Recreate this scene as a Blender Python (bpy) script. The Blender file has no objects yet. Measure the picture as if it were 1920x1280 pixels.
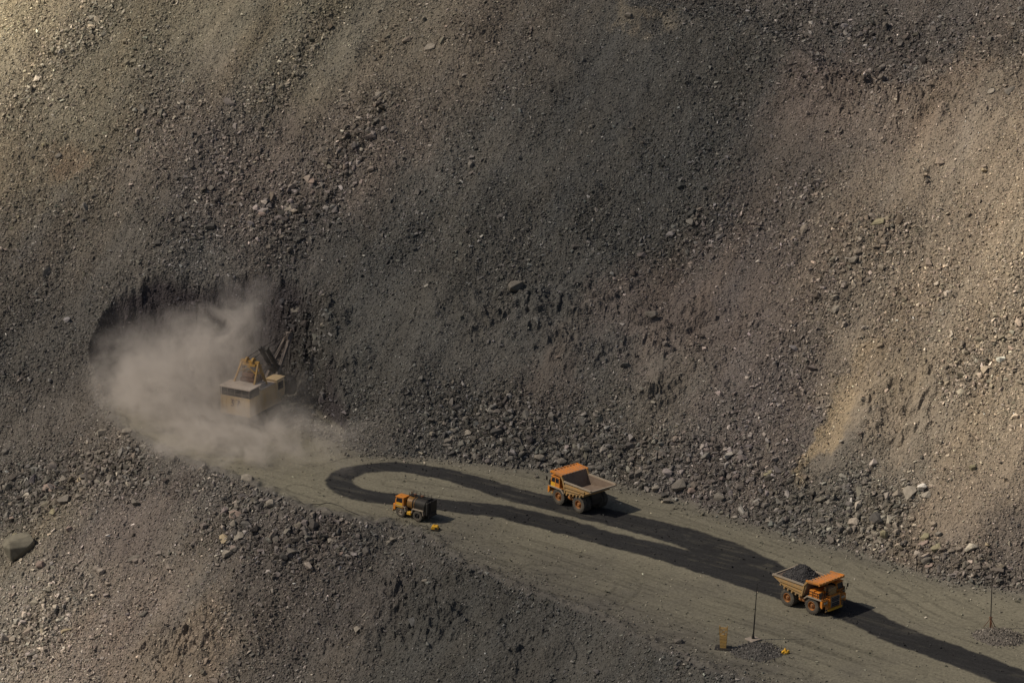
import bpy, bmesh, math, random
import numpy as np
from mathutils import Vector, Matrix, Euler
random.seed(7)
RNG = np.random.default_rng(11)
R = math.radians
scene = bpy.context.scene
col = scene.collection

# ------------------------------------------------------------------ camera
F_PX = 8320.0                      # focal length in pixels of a 1920 px wide frame
PITCH = R(18.0)
FWD = np.array([0, math.cos(PITCH), -math.sin(PITCH)])
RGT = np.array([1.0, 0, 0])
UPV = np.array([0, math.sin(PITCH), math.cos(PITCH)])
def ray(px, py):
    d = FWD * F_PX + RGT * (px - 960.0) + UPV * (640.0 - py)
    return d / np.linalg.norm(d)
CAM = -800.0 * ray(1040, 940)
cd = bpy.data.cameras.new('camera'); cam = bpy.data.objects.new('camera', cd); col.objects.link(cam)
cam.location = CAM; cam.rotation_euler = (math.pi / 2 - PITCH, 0, 0)
cd.sensor_width = 36; cd.lens = 36 * F_PX / 1920; cd.clip_start = 5; cd.clip_end = 20000
scene.camera = cam

# ------------------------------------------------------------------ light
SUN_EL, SUN_AZ = R(48), R(-98)          # azimuth measured from +y towards +x
w = bpy.data.worlds.new('World'); scene.world = w; w.use_nodes = True
nt = w.node_tree; bg = nt.nodes['Background']
sky = nt.nodes.new('ShaderNodeTexSky'); sky.sky_type = 'NISHITA'; sky.sun_disc = False
sky.sun_elevation = SUN_EL; sky.sun_rotation = SUN_AZ
sky.dust_density = 3.0
nt.links.new(sky.outputs[0], bg.inputs[0]); bg.inputs[1].default_value = 0.05
sl = bpy.data.lights.new('sun', 'SUN'); so = bpy.data.objects.new('sun', sl); col.objects.link(so)
sl.energy = 5.0; sl.angle = R(0.5); sl.color = (1.0, 0.88, 0.72)
SUND = np.array([math.sin(SUN_AZ) * math.cos(SUN_EL), math.cos(SUN_AZ) * math.cos(SUN_EL), math.sin(SUN_EL)])
so.rotation_euler = Vector(SUND).to_track_quat('Z', 'Y').to_euler()
so.location = Vector(SUND) * 400
scene.view_settings.view_transform = 'Standard'; scene.view_settings.look = 'None'
scene.view_settings.gamma = 1; scene.view_settings.exposure = -0.06
scene.cycles.volume_bounces = 2
scene.cycles.max_bounces = 6
scene.cycles.transparent_max_bounces = 8
scene.cycles.volume_step_rate = 1.0

# ------------------------------------------------------------------ tagging
def tag(o, label=None, cat=None, group=None, kind=None):
    if label: o['label'] = label
    if cat: o['category'] = cat
    if group: o['group'] = group
    if kind: o['kind'] = kind
    return o
def empty(name, loc=(0, 0, 0), rz=0.0, parent=None):
    o = bpy.data.objects.new(name, None); col.objects.link(o)
    o.empty_display_size = 0.5
    o.location = loc; o.rotation_euler = (0, 0, rz); o.parent = parent
    return o

# ------------------------------------------------------------------ noise helpers
def _h(ix, iy, s):
    n = (ix.astype(np.int64) * 374761393 + iy.astype(np.int64) * 668265263 + s * 1442695041) & 0x7fffffff
    n = ((n ^ (n >> 13)) * 1274126177) & 0x7fffffff
    n = ((n ^ (n >> 15)) * 2246822519) & 0x7fffffff
    return ((n ^ (n >> 16)) & 0xffffff) / float(0xffffff)
def vnoise(x, y, s=0):
    ix = np.floor(x); iy = np.floor(y); fx = x - ix; fy = y - iy
    fx = fx * fx * fx * (fx * (fx * 6 - 15) + 10); fy = fy * fy * fy * (fy * (fy * 6 - 15) + 10)
    ix = ix.astype(np.int64); iy = iy.astype(np.int64)
    a = _h(ix, iy, s); b = _h(ix + 1, iy, s); c = _h(ix, iy + 1, s); d = _h(ix + 1, iy + 1, s)
    return (a + (b - a) * fx + (c - a) * fy + (a - b - c + d) * fx * fy) * 2 - 1
def fbm(x, y, s=0, o=4, g=0.5):
    t = 0; a = 1; n = 0
    ca, sa = math.cos(0.6), math.sin(0.6)
    for i in range(o):
        t = t + a * vnoise(x, y, s + i * 17); n += a; a *= g
        x, y = (x * ca - y * sa) * 2.03 + 3.1, (x * sa + y * ca) * 2.03 + 7.7
    return t / n
def cells(x, y, s):
    """stone-like facets: every cell of a jittered grid is a tilted plane lowered towards its edge"""
    ix = np.floor(x).astype(np.int64); iy = np.floor(y).astype(np.int64)
    b1 = np.full(x.shape, 9.0); b2 = np.full(x.shape, 9.0); v = np.zeros(x.shape)
    for dx in (-1, 0, 1):
        for dy in (-1, 0, 1):
            jx = ix + dx; jy = iy + dy
            cx = jx + 0.5 + 0.8 * (_h(jx, jy, s) - .5); cy = jy + 0.5 + 0.8 * (_h(jx, jy, s + 1) - .5)
            ex = x - cx; ey = y - cy; d = np.sqrt(ex * ex + ey * ey)
            val = (_h(jx, jy, s + 2) - .5) + ex * (_h(jx, jy, s + 3) - .5) * 1.6 + ey * (_h(jx, jy, s + 4) - .5) * 1.6
            n1 = d < b1
            b2 = np.where(n1, b1, np.minimum(b2, d)); b1 = np.where(n1, d, b1); v = np.where(n1, val, v)
    return v + np.minimum((b2 - b1) * 1.5, 0.5)
def sst(a, b, x):
    t = np.clip((x - a) / (b - a), 0, 1); return t * t * (3 - 2 * t)
def smax(a, b, k):
    h = np.clip(0.5 + 0.5 * (a - b) / k, 0, 1); return b + (a - b) * h + k * h * (1 - h)

# ------------------------------------------------------------------ terrain
TILT = -0.030
def base_z(x, y): return TILT * x + 0 * y
def onplane(px, py):
    d = ray(px, py); t = -(CAM[2] - TILT * CAM[0]) / (d[2] - TILT * d[0]); return (CAM + t * d)[:2]
def curve(pts, n=6):
    p = np.array([onplane(*q) for q in pts])
    out = []
    for i in range(len(p) - 1):
        p0 = p[max(i - 1, 0)]; p1 = p[i]; p2 = p[i + 1]; p3 = p[min(i + 2, len(p) - 1)]
        for k in range(n):
            t = k / n
            out.append(0.5 * (2 * p1 + (p2 - p0) * t + (2 * p0 - 5 * p1 + 4 * p2 - p3) * t * t + (3 * p1 - p0 - 3 * p2 + p3) * t ** 3))
    out.append(p[-1]); return np.array(out)
TOE = curve([(-900, 470), (-300, 640), (0, 712), (140, 744), (230, 757), (370, 772), (490, 790), (600, 818), (700, 852), (820, 858), (930, 874), (1030, 886),
             (1120, 903), (1200, 925), (1300, 955), (1400, 982), (1500, 1010), (1600, 1035), (1700, 1068), (1800, 1100), (1920, 1120), (2100, 1175), (2700, 1330)])
CREST = curve([(-900, 340), (-300, 520), (0, 630), (120, 708), (205, 768), (248, 826), (300, 852), (400, 886), (480, 908), (560, 945), (640, 966), (740, 986), (800, 1012),
               (870, 1062), (960, 1102), (1050, 1142), (1130, 1162), (1230, 1202), (1310, 1242), (1400, 1284), (1600, 1370), (2000, 1560), (2600, 1800)])
BOWL = [onplane(*q) for q in [(212, 778), (203, 745), (204, 722), (232, 708), (285, 706), (340, 714), (420, 721), (490, 726), (550, 742), (592, 780), (640, 820), (560, 900), (300, 850)]]
def pdist(x, y, P):
    best = np.full(x.shape, 1e18)
    for i in range(len(P) - 1):
        ax, ay = P[i]; bx, by = P[i + 1]; dx, dy = bx - ax, by - ay; L = dx * dx + dy * dy
        if L < 1e-9: continue
        t = np.clip(((x - ax) * dx + (y - ay) * dy) / L, 0, 1)
        best = np.minimum(best, (x - ax - t * dx) ** 2 + (y - ay - t * dy) ** 2)
    return np.sqrt(best)
def sdist(x, y, P):
    return pdist(x, y, P) * np.where(y > np.interp(x, P[:, 0], P[:, 1]), 1, -1)
def inpoly(x, y, P):
    r = np.zeros(x.shape, bool); n = len(P)
    for i in range(n):
        ax, ay = P[i]; bx, by = P[(i + 1) % n]
        if abs(by - ay) < 1e-9: continue
        r ^= ((ay > y) != (by > y)) & (x < (bx - ax) * (y - ay) / (by - ay) + ax)
    return r
GA = R(56)                                    # uphill direction of the dump slopes
GX, GY = math.cos(GA), math.sin(GA)
BERM = None
def terrain(x, y, detail=True):
    """height and region values for arrays of world x, y"""
    wx = x + 2.6 * fbm(x / 19, y / 19, 3, 3) + 0.7 * fbm(x / 4, y / 4, 5, 2)
    wy = y + 2.6 * fbm(x / 19, y / 19, 4, 3) + 0.7 * fbm(x / 4, y / 4, 6, 2)
    d2 = sdist(wx, wy, TOE); d1 = sdist(wx, wy, CREST)
    bowl = [b for b in BOWL]; bd = pdist(wx, wy, bowl + [bowl[0]]) * np.where(inpoly(wx, wy, bowl), -1, 1)
    s = x * GX + y * GY; t = -x * GY + y * GX
    up = np.maximum(d2, 0)
    S2 = 0.74 * d2 + 1.5 * fbm(s / 60, t / 26, 31, 3) * sst(4, 30, np.abs(d2))
    S2 = S2 + sst(2, 14, np.abs(d2)) * (0.42 * fbm(s / 18, t / 8, 33, 4) + 0.07 * fbm(s / 9, t / 1.9, 35, 2))
    # a berm left by an older dump level high on the right
    if BERM is not None:
        db = (wy - np.interp(wx, BERM[:, 0], BERM[:, 1])) * .85
        S2 = S2 - .5 * np.clip(db, 0, 6.5) * sst(8, 22, wx) + sst(8, 22, wx) * 0.5 * np.exp(-(db / 1.5) ** 2)
    S1 = 0.74 * d1 - 0.35 + sst(1, 12, -d1) * (0.7 * fbm(s / 24, t / 7, 37, 3) + 0.16 * fbm(s / 9, t / 1.8, 39, 2))
    flat = 0.10 * fbm(x / 9, y / 9, 41, 3)
    low = -smax(-S1, -flat, 0.5)
    rise = np.where(d2 < 0, S2 - 0.0, S2)
    z = smax(low, rise, 1.2)
    cut = np.maximum(bd, 0) * 2.3 + (1.3 * fbm(x / 3.5, y / 3.5, 43, 4, .6) + .8 * cells(x / 1.8, y / 1.8, 47)) * sst(0, 2, bd)
    lowcut = np.where(bd < 25, cut, 1e3)
    z0 = z
    z = np.where(z > 0.15, -smax(-z, -np.maximum(lowcut, flat), 0.6), z)
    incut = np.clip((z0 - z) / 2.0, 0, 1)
    # heap of loose rock beside the shovel
    bench = sst(-0.6, 0.6, -d2) * sst(-0.6, 0.6, d1)
    bench = np.maximum(bench, (bd < 0.3) * (z < 0.8))
    return z + base_z(x, y), d1, d2, bd, bench, incut
def H0(x, y):
    return terrain(np.asarray(x, float), np.asarray(y, float))[0]
def at_many(pxs):
    D = np.array([ray(*p) for p in pxs]); lo = np.full(len(pxs), 560.0)
    ts = np.arange(560, 1250, 0.75)
    hit = np.full(len(pxs), 1200.0); done = np.zeros(len(pxs), bool)
    P = CAM[None, None, :] + ts[None, :, None] * D[:, None, :]
    z = H0(P[..., 0], P[..., 1]); below = P[..., 2] < z
    idx = np.argmax(below, axis=1)
    out = []
    for i in range(len(pxs)):
        k = max(idx[i], 1)
        a = P[i, k - 1]; b = P[i, k]; ga = a[2] - z[i, k - 1]; gb = b[2] - z[i, k]
        f = ga / (ga - gb + 1e-9); out.append(a + (b - a) * f)
    return np.array(out)
_b = at_many([(1060, -120), (1110, -40), (1160, 6), (1250, 30), (1400, 66), (1500, 98), (1600, 150), (1700, 180), (1800, 150), (1960, 135), (2200, 160)])
BERM = _b[np.argsort(_b[:, 0])][:, :2]
def at(px, py): return at_many([(px, py)])[0]

def mesh_np(name, V, tri, colr=None, smooth=False, extra=None):
    me = bpy.data.meshes.new(name)
    k = tri.shape[1]
    me.vertices.add(len(V)); me.vertices.foreach_set('co', V.astype(np.float32).ravel())
    me.loops.add(tri.size); me.loops.foreach_set('vertex_index', tri.astype(np.int32).ravel())
    me.polygons.add(len(tri)); me.polygons.foreach_set('loop_start', (np.arange(len(tri)) * k).astype(np.int32))
    me.polygons.foreach_set('use_smooth', np.full(len(tri), smooth))
    if colr is not None:
        a = me.color_attributes.new('Col', 'FLOAT_COLOR', 'POINT')
        c4 = np.ones((len(V), 4), np.float32); c4[:, :3] = colr; a.data.foreach_set('color', c4.ravel())
    if extra is not None:
        for nm, val in extra.items():
            a = me.attributes.new(nm, 'FLOAT', 'POINT'); a.data.foreach_set('value', val.astype(np.float32).ravel())
    me.update(calc_edges=True)
    return me

# ------------------------------------------------------------------ materials
def newmat(name):
    m = bpy.data.materials.new(name); m.use_nodes = True
    n = m.node_tree.nodes; l = m.node_tree.links
    return m, n, l, n['Principled BSDF']
def rock_mat(name, source, bump=0.5, bscale=3.0, bdist=0.12):
    m, n, l, b = newmat(name)
    tc = n.new('ShaderNodeTexCoord')
    if source == 'attr':
        c = n.new('ShaderNodeAttribute'); c.attribute_name = 'Col'; cout = c.outputs['Color']
    else:
        c = n.new('ShaderNodeObjectInfo'); cout = c.outputs['Color']
    no = n.new('ShaderNodeTexNoise'); no.inputs['Scale'].default_value = bscale * 0.7; no.inputs['Detail'].default_value = 5; no.inputs['Roughness'].default_value = 0.65
    l.new(tc.outputs['Object'], no.inputs['Vector'])
    mr = n.new('ShaderNodeMapRange'); mr.inputs['From Min'].default_value = .3; mr.inputs['From Max'].default_value = .7
    mr.inputs['To Min'].default_value = .72; mr.inputs['To Max'].default_value = 1.28
    l.new(no.outputs['Fac'], mr.inputs['Value'])
    mx = n.new('ShaderNodeVectorMath'); mx.operation = 'MULTIPLY'
    l.new(cout, mx.inputs[0]); l.new(mr.outputs[0], mx.inputs[1])
    l.new(mx.outputs[0], b.inputs['Base Color'])
    b.inputs['Roughness'].default_value = 0.93; b.inputs['Specular IOR Level'].default_value = 0.25
    vo = n.new('ShaderNodeTexVoronoi'); vo.inputs['Scale'].default_value = bscale; vo.feature = 'F1'
    l.new(tc.outputs['Object'], vo.inputs['Vector'])
    no2 = n.new('ShaderNodeTexNoise'); no2.inputs['Scale'].default_value = bscale * 1.6; no2.inputs['Detail'].default_value = 3
    l.new(tc.outputs['Object'], no2.inputs['Vector'])
    ad = n.new('ShaderNodeMath'); ad.operation = 'ADD'; l.new(vo.outputs['Distance'], ad.inputs[0]); l.new(no2.outputs['Fac'], ad.inputs[1])
    bp = n.new('ShaderNodeBump'); bp.inputs['Strength'].default_value = bump; bp.inputs['Distance'].default_value = bdist
    l.new(ad.outputs[0], bp.inputs['Height']); l.new(bp.outputs[0], b.inputs['Normal'])
    return m
M_SLOPE = rock_mat('loose rock slope', 'attr', 0.8, 2.6, 0.22)
M_SCREE = rock_mat('scree stones', 'attr', 0.4, 4.0, 0.06)
M_BOULD = rock_mat('boulder rock', 'object', 0.5, 2.2, 0.10)
M_ROAD = rock_mat('haul road dust', 'attr', 0.35, 3.0, 0.05)

def paint(name, c, rough=0.55, dirt=(0.20, 0.165, 0.12), amount=0.5, metal=0.0, scale=1.2):
    """sun-faded paint with a film of road dust in uneven patches"""
    m, n, l, b = newmat(name)
    tc = n.new('ShaderNodeTexCoord')
    no = n.new('ShaderNodeTexNoise'); no.inputs['Scale'].default_value = scale; no.inputs['Detail'].default_value = 6; no.inputs['Roughness'].default_value = .7
    l.new(tc.outputs['Object'], no.inputs['Vector'])
    mr = n.new('ShaderNodeMapRange'); mr.inputs['From Min'].default_value = .38; mr.inputs['From Max'].default_value = .72
    mr.inputs['To Min'].default_value = amount * .25; mr.inputs['To Max'].default_value = min(1, amount * 1.5)
    l.new(no.outputs['Fac'], mr.inputs['Value'])
    mx = n.new('ShaderNodeMixRGB'); mx.inputs[1].default_value = (*c, 1); mx.inputs[2].default_value = (*dirt, 1)
    l.new(mr.outputs[0], mx.inputs[0]); l.new(mx.outputs[0], b.inputs['Base Color'])
    b.inputs['Roughness'].default_value = rough; b.inputs['Metallic'].default_value = metal
    b.inputs['Specular IOR Level'].default_value = 0.35
    bp = n.new('ShaderNodeBump'); bp.inputs['Strength'].default_value = 0.15; bp.inputs['Distance'].default_value = 0.05
    l.new(no.outputs['Fac'], bp.inputs['Height']); l.new(bp.outputs[0], b.inputs['Normal'])
    return m
ORANGE = paint('orange paint', (0.80, 0.27, 0.012), .55, dirt=(.22, .14, .08), amount=.5, scale=1.4)
CANOPY = paint('dusty orange canopy paint', (0.74, 0.26, 0.02), .6, dirt=(.34, .19, .10), amount=.62, scale=.8)
AMBER = paint('dusty amber paint', (0.50, 0.28, 0.035), .6, dirt=(.22, .16, .10), amount=.6)
CANRIB = paint('dusty canopy rib paint', (0.62, 0.26, 0.06), .7, dirt=(0.34, 0.22, 0.15), amount=.7)
YELLOW = paint('yellow paint', (0.80, 0.44, 0.02), .5, amount=.25)
BEDPAINT = paint('worn ochre body paint', (0.42, 0.25, 0.08), .7, dirt=(.27, .21, .14), amount=.62)
BEDIN = paint('scoured bed steel', (0.17, 0.125, 0.095), .6, dirt=(0.24, 0.19, 0.15), amount=.6)
BEDLIP = paint('scoured bed lip', (0.38, 0.32, 0.25), .6, amount=.4)
BLACKM = paint('dark steel', (0.018, 0.018, 0.020), .5, dirt=(0.08, 0.07, 0.055), amount=.25)
RUBBER = paint('tyre rubber', (0.045, 0.042, 0.038), .85, dirt=(0.16, 0.14, 0.11), amount=.55)
HUB = paint('wheel hub paint', (0.50, 0.20, 0.045), .6, dirt=(.10, .07, .05), amount=.7)
TANKM = paint('oily black tank', (0.012, 0.012, 0.012), .65, dirt=(0.06, 0.05, 0.04), amount=.3)
TANKG = paint('peeling gold tank paint', (0.34, 0.18, 0.04), .5, dirt=(.09, .05, .03), amount=.8, scale=2.5)
RUST = paint('rusty steel', (0.13, 0.045, 0.02), .8, amount=.3)
CREAM = paint('dusty cream steel', (0.68, 0.49, 0.24), .7, dirt=(.50, .40, .28), amount=.6, scale=.5)
DUSTY = paint('dust covered steel', (0.17, 0.14, 0.12), .85, dirt=(.26, .22, .19), amount=.7)
ROOFM = paint('dusty roof sheet', (0.50, 0.44, 0.38), .8, dirt=(.36, .30, .25), amount=.6)
CONC = paint('pale concrete', (0.36, 0.31, 0.27), .9, amount=.5)
TAN = paint('tan cabinet paint', (0.52, 0.32, 0.09), .6, amount=.45)
LETTER = paint('dark red lettering', (0.10, 0.015, 0.015), .6, amount=.2)
def glassmat():
    m, n, l, b = newmat('dark window glass'); b.inputs['Base Color'].default_value = (0.012, 0.015, 0.022, 1)
    b.inputs['Roughness'].default_value = 0.08; return m
GLASS = glassmat()
def grillemat():
    m, n, l, b = newmat('dark blue grille'); b.inputs['Base Color'].default_value = (0.012, 0.016, 0.035, 1)
    b.inputs['Roughness'].default_value = 0.4; return m
GRILLE = grillemat()
def lampmat():
    m, n, l, b = newmat('headlamp glass'); b.inputs['Base Color'].default_value = (0.5, 0.48, 0.42, 1)
    b.inputs['Roughness'].default_value = 0.15; return m
LAMP = lampmat()

# ------------------------------------------------------------------ colour + coarseness fields on the ground
#   px, py = a pixel of the photo that the ray through it hits on the ground; ra/rb = radii in metres up and across the slope
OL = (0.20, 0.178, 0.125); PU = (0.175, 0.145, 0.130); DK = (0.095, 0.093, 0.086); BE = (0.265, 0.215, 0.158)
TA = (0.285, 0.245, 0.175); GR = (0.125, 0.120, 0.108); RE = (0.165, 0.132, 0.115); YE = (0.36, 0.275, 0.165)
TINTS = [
 (0, 20, 16, 11, (.50, .42, .25), 4), (1925, 420, 20, 7, (.38, .31, .215), 3), (1925, 640, 18, 7, (.38, .31, .215), 3),  # corner and right edge tinted paler; part of their sunlight is in this colour
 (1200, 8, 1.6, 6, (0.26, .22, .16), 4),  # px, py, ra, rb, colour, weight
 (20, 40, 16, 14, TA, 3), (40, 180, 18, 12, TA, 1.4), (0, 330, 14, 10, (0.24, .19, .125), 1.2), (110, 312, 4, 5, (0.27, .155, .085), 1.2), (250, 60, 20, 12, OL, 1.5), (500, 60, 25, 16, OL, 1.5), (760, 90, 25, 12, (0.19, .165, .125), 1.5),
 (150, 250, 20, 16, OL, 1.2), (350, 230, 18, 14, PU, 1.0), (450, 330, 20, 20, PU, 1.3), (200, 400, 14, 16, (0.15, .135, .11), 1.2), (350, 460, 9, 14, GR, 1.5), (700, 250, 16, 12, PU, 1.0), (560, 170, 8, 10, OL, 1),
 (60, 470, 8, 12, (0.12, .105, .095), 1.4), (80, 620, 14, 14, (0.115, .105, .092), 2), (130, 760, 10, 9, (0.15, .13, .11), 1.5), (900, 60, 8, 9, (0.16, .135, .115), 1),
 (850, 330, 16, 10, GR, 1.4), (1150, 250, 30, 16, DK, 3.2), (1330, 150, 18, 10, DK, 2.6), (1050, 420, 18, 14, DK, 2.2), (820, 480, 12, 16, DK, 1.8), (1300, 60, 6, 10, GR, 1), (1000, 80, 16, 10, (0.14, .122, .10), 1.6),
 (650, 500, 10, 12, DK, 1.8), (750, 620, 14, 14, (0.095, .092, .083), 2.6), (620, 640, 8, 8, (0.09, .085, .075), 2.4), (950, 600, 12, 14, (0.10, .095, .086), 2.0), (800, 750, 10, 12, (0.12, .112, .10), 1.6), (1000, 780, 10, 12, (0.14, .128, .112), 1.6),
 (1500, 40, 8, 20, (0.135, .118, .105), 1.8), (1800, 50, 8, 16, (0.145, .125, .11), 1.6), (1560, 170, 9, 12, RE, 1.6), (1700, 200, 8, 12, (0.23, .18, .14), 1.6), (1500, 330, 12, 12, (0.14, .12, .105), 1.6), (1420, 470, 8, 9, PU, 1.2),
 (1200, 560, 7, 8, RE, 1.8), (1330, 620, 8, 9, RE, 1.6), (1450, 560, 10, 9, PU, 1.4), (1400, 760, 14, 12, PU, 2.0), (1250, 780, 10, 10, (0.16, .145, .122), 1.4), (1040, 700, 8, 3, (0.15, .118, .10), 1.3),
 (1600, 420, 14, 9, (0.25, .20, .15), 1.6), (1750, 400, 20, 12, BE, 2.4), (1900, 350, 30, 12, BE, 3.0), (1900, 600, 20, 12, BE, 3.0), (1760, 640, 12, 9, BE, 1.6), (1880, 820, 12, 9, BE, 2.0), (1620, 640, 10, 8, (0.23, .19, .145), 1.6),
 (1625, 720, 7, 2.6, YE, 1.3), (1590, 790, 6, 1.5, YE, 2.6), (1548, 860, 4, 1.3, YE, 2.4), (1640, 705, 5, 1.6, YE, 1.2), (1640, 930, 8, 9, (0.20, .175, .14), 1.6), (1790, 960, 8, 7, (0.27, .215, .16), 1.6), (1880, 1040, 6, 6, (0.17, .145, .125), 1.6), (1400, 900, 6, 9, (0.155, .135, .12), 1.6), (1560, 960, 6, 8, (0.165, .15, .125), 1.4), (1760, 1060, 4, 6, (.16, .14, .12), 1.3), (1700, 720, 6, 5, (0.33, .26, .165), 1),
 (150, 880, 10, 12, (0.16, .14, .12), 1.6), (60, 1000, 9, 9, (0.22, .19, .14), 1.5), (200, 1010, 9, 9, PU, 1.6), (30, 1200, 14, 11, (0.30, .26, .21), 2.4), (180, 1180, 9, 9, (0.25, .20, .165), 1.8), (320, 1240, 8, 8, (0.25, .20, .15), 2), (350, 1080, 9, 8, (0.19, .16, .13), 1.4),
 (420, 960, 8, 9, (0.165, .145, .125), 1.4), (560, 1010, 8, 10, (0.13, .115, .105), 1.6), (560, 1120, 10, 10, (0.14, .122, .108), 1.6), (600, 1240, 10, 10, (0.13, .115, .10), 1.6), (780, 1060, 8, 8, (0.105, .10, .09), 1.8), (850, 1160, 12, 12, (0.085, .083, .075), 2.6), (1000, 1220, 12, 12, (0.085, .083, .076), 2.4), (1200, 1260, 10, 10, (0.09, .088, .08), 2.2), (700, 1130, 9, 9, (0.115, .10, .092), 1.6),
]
# stony streaks and drifts: px, py, ra, rb, amount (+ coarser, - finer)
COARSE = [
 (590, 690, 5, 4, 1.0), (600, 760, 4, 4, .8), (540, 610, 3, 3, .8), (350, 560, 3, 8, .4), (480, 230, 8, 6, .3), (900, 230, 8, 6, .25), (1700, 430, 5, 4, .4), (1800, 700, 6, 4, .4),
 (560, 700, 6, 4, .6), (560, 620, 4, 4, .6), (760, 430, 5, 8, .3), (1350, 380, 8, 8, .3), (1560, 560, 8, 6, .3), (300, 200, 12, 10, .35), (120, 420, 8, 9, .2), (640, 1010, 4, 6, .6), (380, 880, 2.5, 6, .5), (700, 1050, 4, 8, .3),
 (160, 60, 10, 5, .7), (60, 180, 9, 5, .6), (600, 60, 14, 2.5, .6), (520, 160, 8, 4, .5), (690, 230, 12, 4, .6), (650, 300, 9, 6, .7), (560, 390, 6, 6, .6), (480, 400, 7, 10, .5), (330, 430, 3, 8, .4), (400, 310, 9, 12, .3),
 (420, 60, 14, 7, -.9), (620, 130, 18, 3.2, -.8), (780, 90, 12, 4, -.5), (1130, 60, 12, 8, -.6), (1150, 200, 16, 9, -.6), (1000, 300, 10, 8, -.4), (1250, 330, 10, 12, .1), (1300, 480, 8, 12, .3), (1150, 450, 7, 10, .2), (1500, 60, 5, 24, .4), (1700, 70, 5, 20, .4),
 (1560, 150, 6, 10, .3), (1700, 150, 5, 10, .4), (1480, 250, 10, 8, -.5), (1800, 250, 10, 8, -.5), (1700, 340, 9, 9, -.3), (1600, 480, 8, 6, .35), (1640, 430, 4, 6, .3), (1780, 520, 8, 6, .25), (1500, 380, 9, 9, .2), (1850, 640, 12, 6, .35), (1680, 560, 6, 6, .3),
 (900, 640, 10, 16, -.6), (760, 600, 10, 12, -.5), (1150, 640, 10, 12, -.5), (1350, 560, 7, 8, -.6), (1330, 720, 8, 8, -.3), (1250, 620, 7, 5, -.4), (1590, 790, 10, 3.0, -1.1), (1545, 865, 4, 2.6, -.9), (1700, 800, 8, 4, -.8), (1860, 900, 8, 6, -.6), (1780, 1000, 4, 5, -.6), (1030, 680, 8, 3, -.8),
 (860, 780, 5, 8, 1.0), (950, 770, 8, 10, .7), (1120, 830, 7, 10, .8), (1250, 860, 5, 8, .8), (1350, 880, 6, 9, .7), (1500, 930, 6, 9, .6), (1660, 960, 5, 8, .8), (1740, 1030, 3, 5, 1.1), (1860, 1070, 3, 6, .7), (1480, 700, 8, 6, .4), (1600, 900, 8, 6, .4), (1380, 780, 8, 7, .4),
 (120, 640, 9, 9, -.2), (60, 560, 5, 7, .1), (130, 760, 7, 7, -.7), (100, 900, 5, 11, 1.2), (200, 890, 5, 8, 1.2), (50, 960, 4, 7, .9), (300, 920, 5, 6, .1), (260, 1010, 6, 8, -.4), (60, 1180, 9, 9, .9), (200, 1130, 6, 6, .1), (180, 1070, 5, 6, -.1), (430, 1010, 4, 5, 1.1), (560, 1020, 5, 9, .9), (480, 940, 3, 5, .8), (350, 1100, 6, 6, -.3), (330, 1240, 6, 6, -.7),
 (550, 1120, 7, 9, .1), (700, 1100, 8, 9, -.5), (850, 1200, 9, 12, -.6), (650, 1200, 7, 8, -.2), (1050, 1240, 9, 12, -.7),
]
CLOD = [(1650, 170, 6, 14, 1), (1190, 590, 4, 6, .8), (1300, 600, 4, 5, .9), (1010, 570, 4, 7, .6), (1050, 640, 4, 6, .7), (1230, 740, 2.5, 3, 1.2), (1250, 730, 4, 4, .9), (1680, 760, 8, 6, .8), (1780, 800, 8, 6, .6), (750, 1105, 4, 5, 1.5), (820, 1160, 4, 6, 1.5), (320, 1225, 6, 5, 1.9), (980, 1215, 6, 10, .45), (590, 640, 5, 5, 1.0), (640, 690, 5, 5, .8), (560, 600, 3, 5, .7), (280, 570, 4, 5, .6), (120, 1160, 3, 4, .3), (900, 60, 5, 4, .5), (700, 1230, 6, 8, .6)]
_all = [(b[0], b[1]) for b in TINTS + COARSE + CLOD]
_pos = at_many(_all)
MOUND = at(585, 690)
def blobs(x, y, B, pos):
    for b, p in zip(B, pos):
        dx = x - p[0]; dy = y - p[1]; s = dx * GX + dy * GY; t = -dx * GY + dy * GX
        yield b, np.exp(-(s / (b[2] * 0.9)) ** 2 - (t / b[3]) ** 2)
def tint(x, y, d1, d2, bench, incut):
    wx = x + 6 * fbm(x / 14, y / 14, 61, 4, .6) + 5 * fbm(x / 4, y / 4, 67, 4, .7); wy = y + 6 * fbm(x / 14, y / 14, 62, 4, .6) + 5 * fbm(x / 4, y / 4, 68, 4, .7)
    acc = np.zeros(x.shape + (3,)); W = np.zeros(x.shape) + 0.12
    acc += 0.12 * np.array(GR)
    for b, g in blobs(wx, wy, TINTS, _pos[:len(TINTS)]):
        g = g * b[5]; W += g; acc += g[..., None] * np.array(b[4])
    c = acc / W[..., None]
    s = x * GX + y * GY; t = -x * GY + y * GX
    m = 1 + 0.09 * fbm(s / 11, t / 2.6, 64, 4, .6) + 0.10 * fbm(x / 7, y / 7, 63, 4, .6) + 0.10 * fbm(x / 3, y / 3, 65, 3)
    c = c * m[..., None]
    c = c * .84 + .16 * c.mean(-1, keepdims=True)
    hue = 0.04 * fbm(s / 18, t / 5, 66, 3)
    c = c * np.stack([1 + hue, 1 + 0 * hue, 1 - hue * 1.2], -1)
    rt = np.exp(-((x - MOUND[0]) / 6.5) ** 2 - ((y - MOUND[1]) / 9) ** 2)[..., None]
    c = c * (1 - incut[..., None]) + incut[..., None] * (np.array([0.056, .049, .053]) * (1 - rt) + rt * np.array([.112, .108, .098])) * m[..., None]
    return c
def field(x, y, B, pos):
    v = np.zeros(x.shape)
    for b, g in blobs(x, y, B, pos): v = v + b[4] * g
    return v
n1, n2 = len(TINTS), len(TINTS) + len(COARSE)

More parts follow.
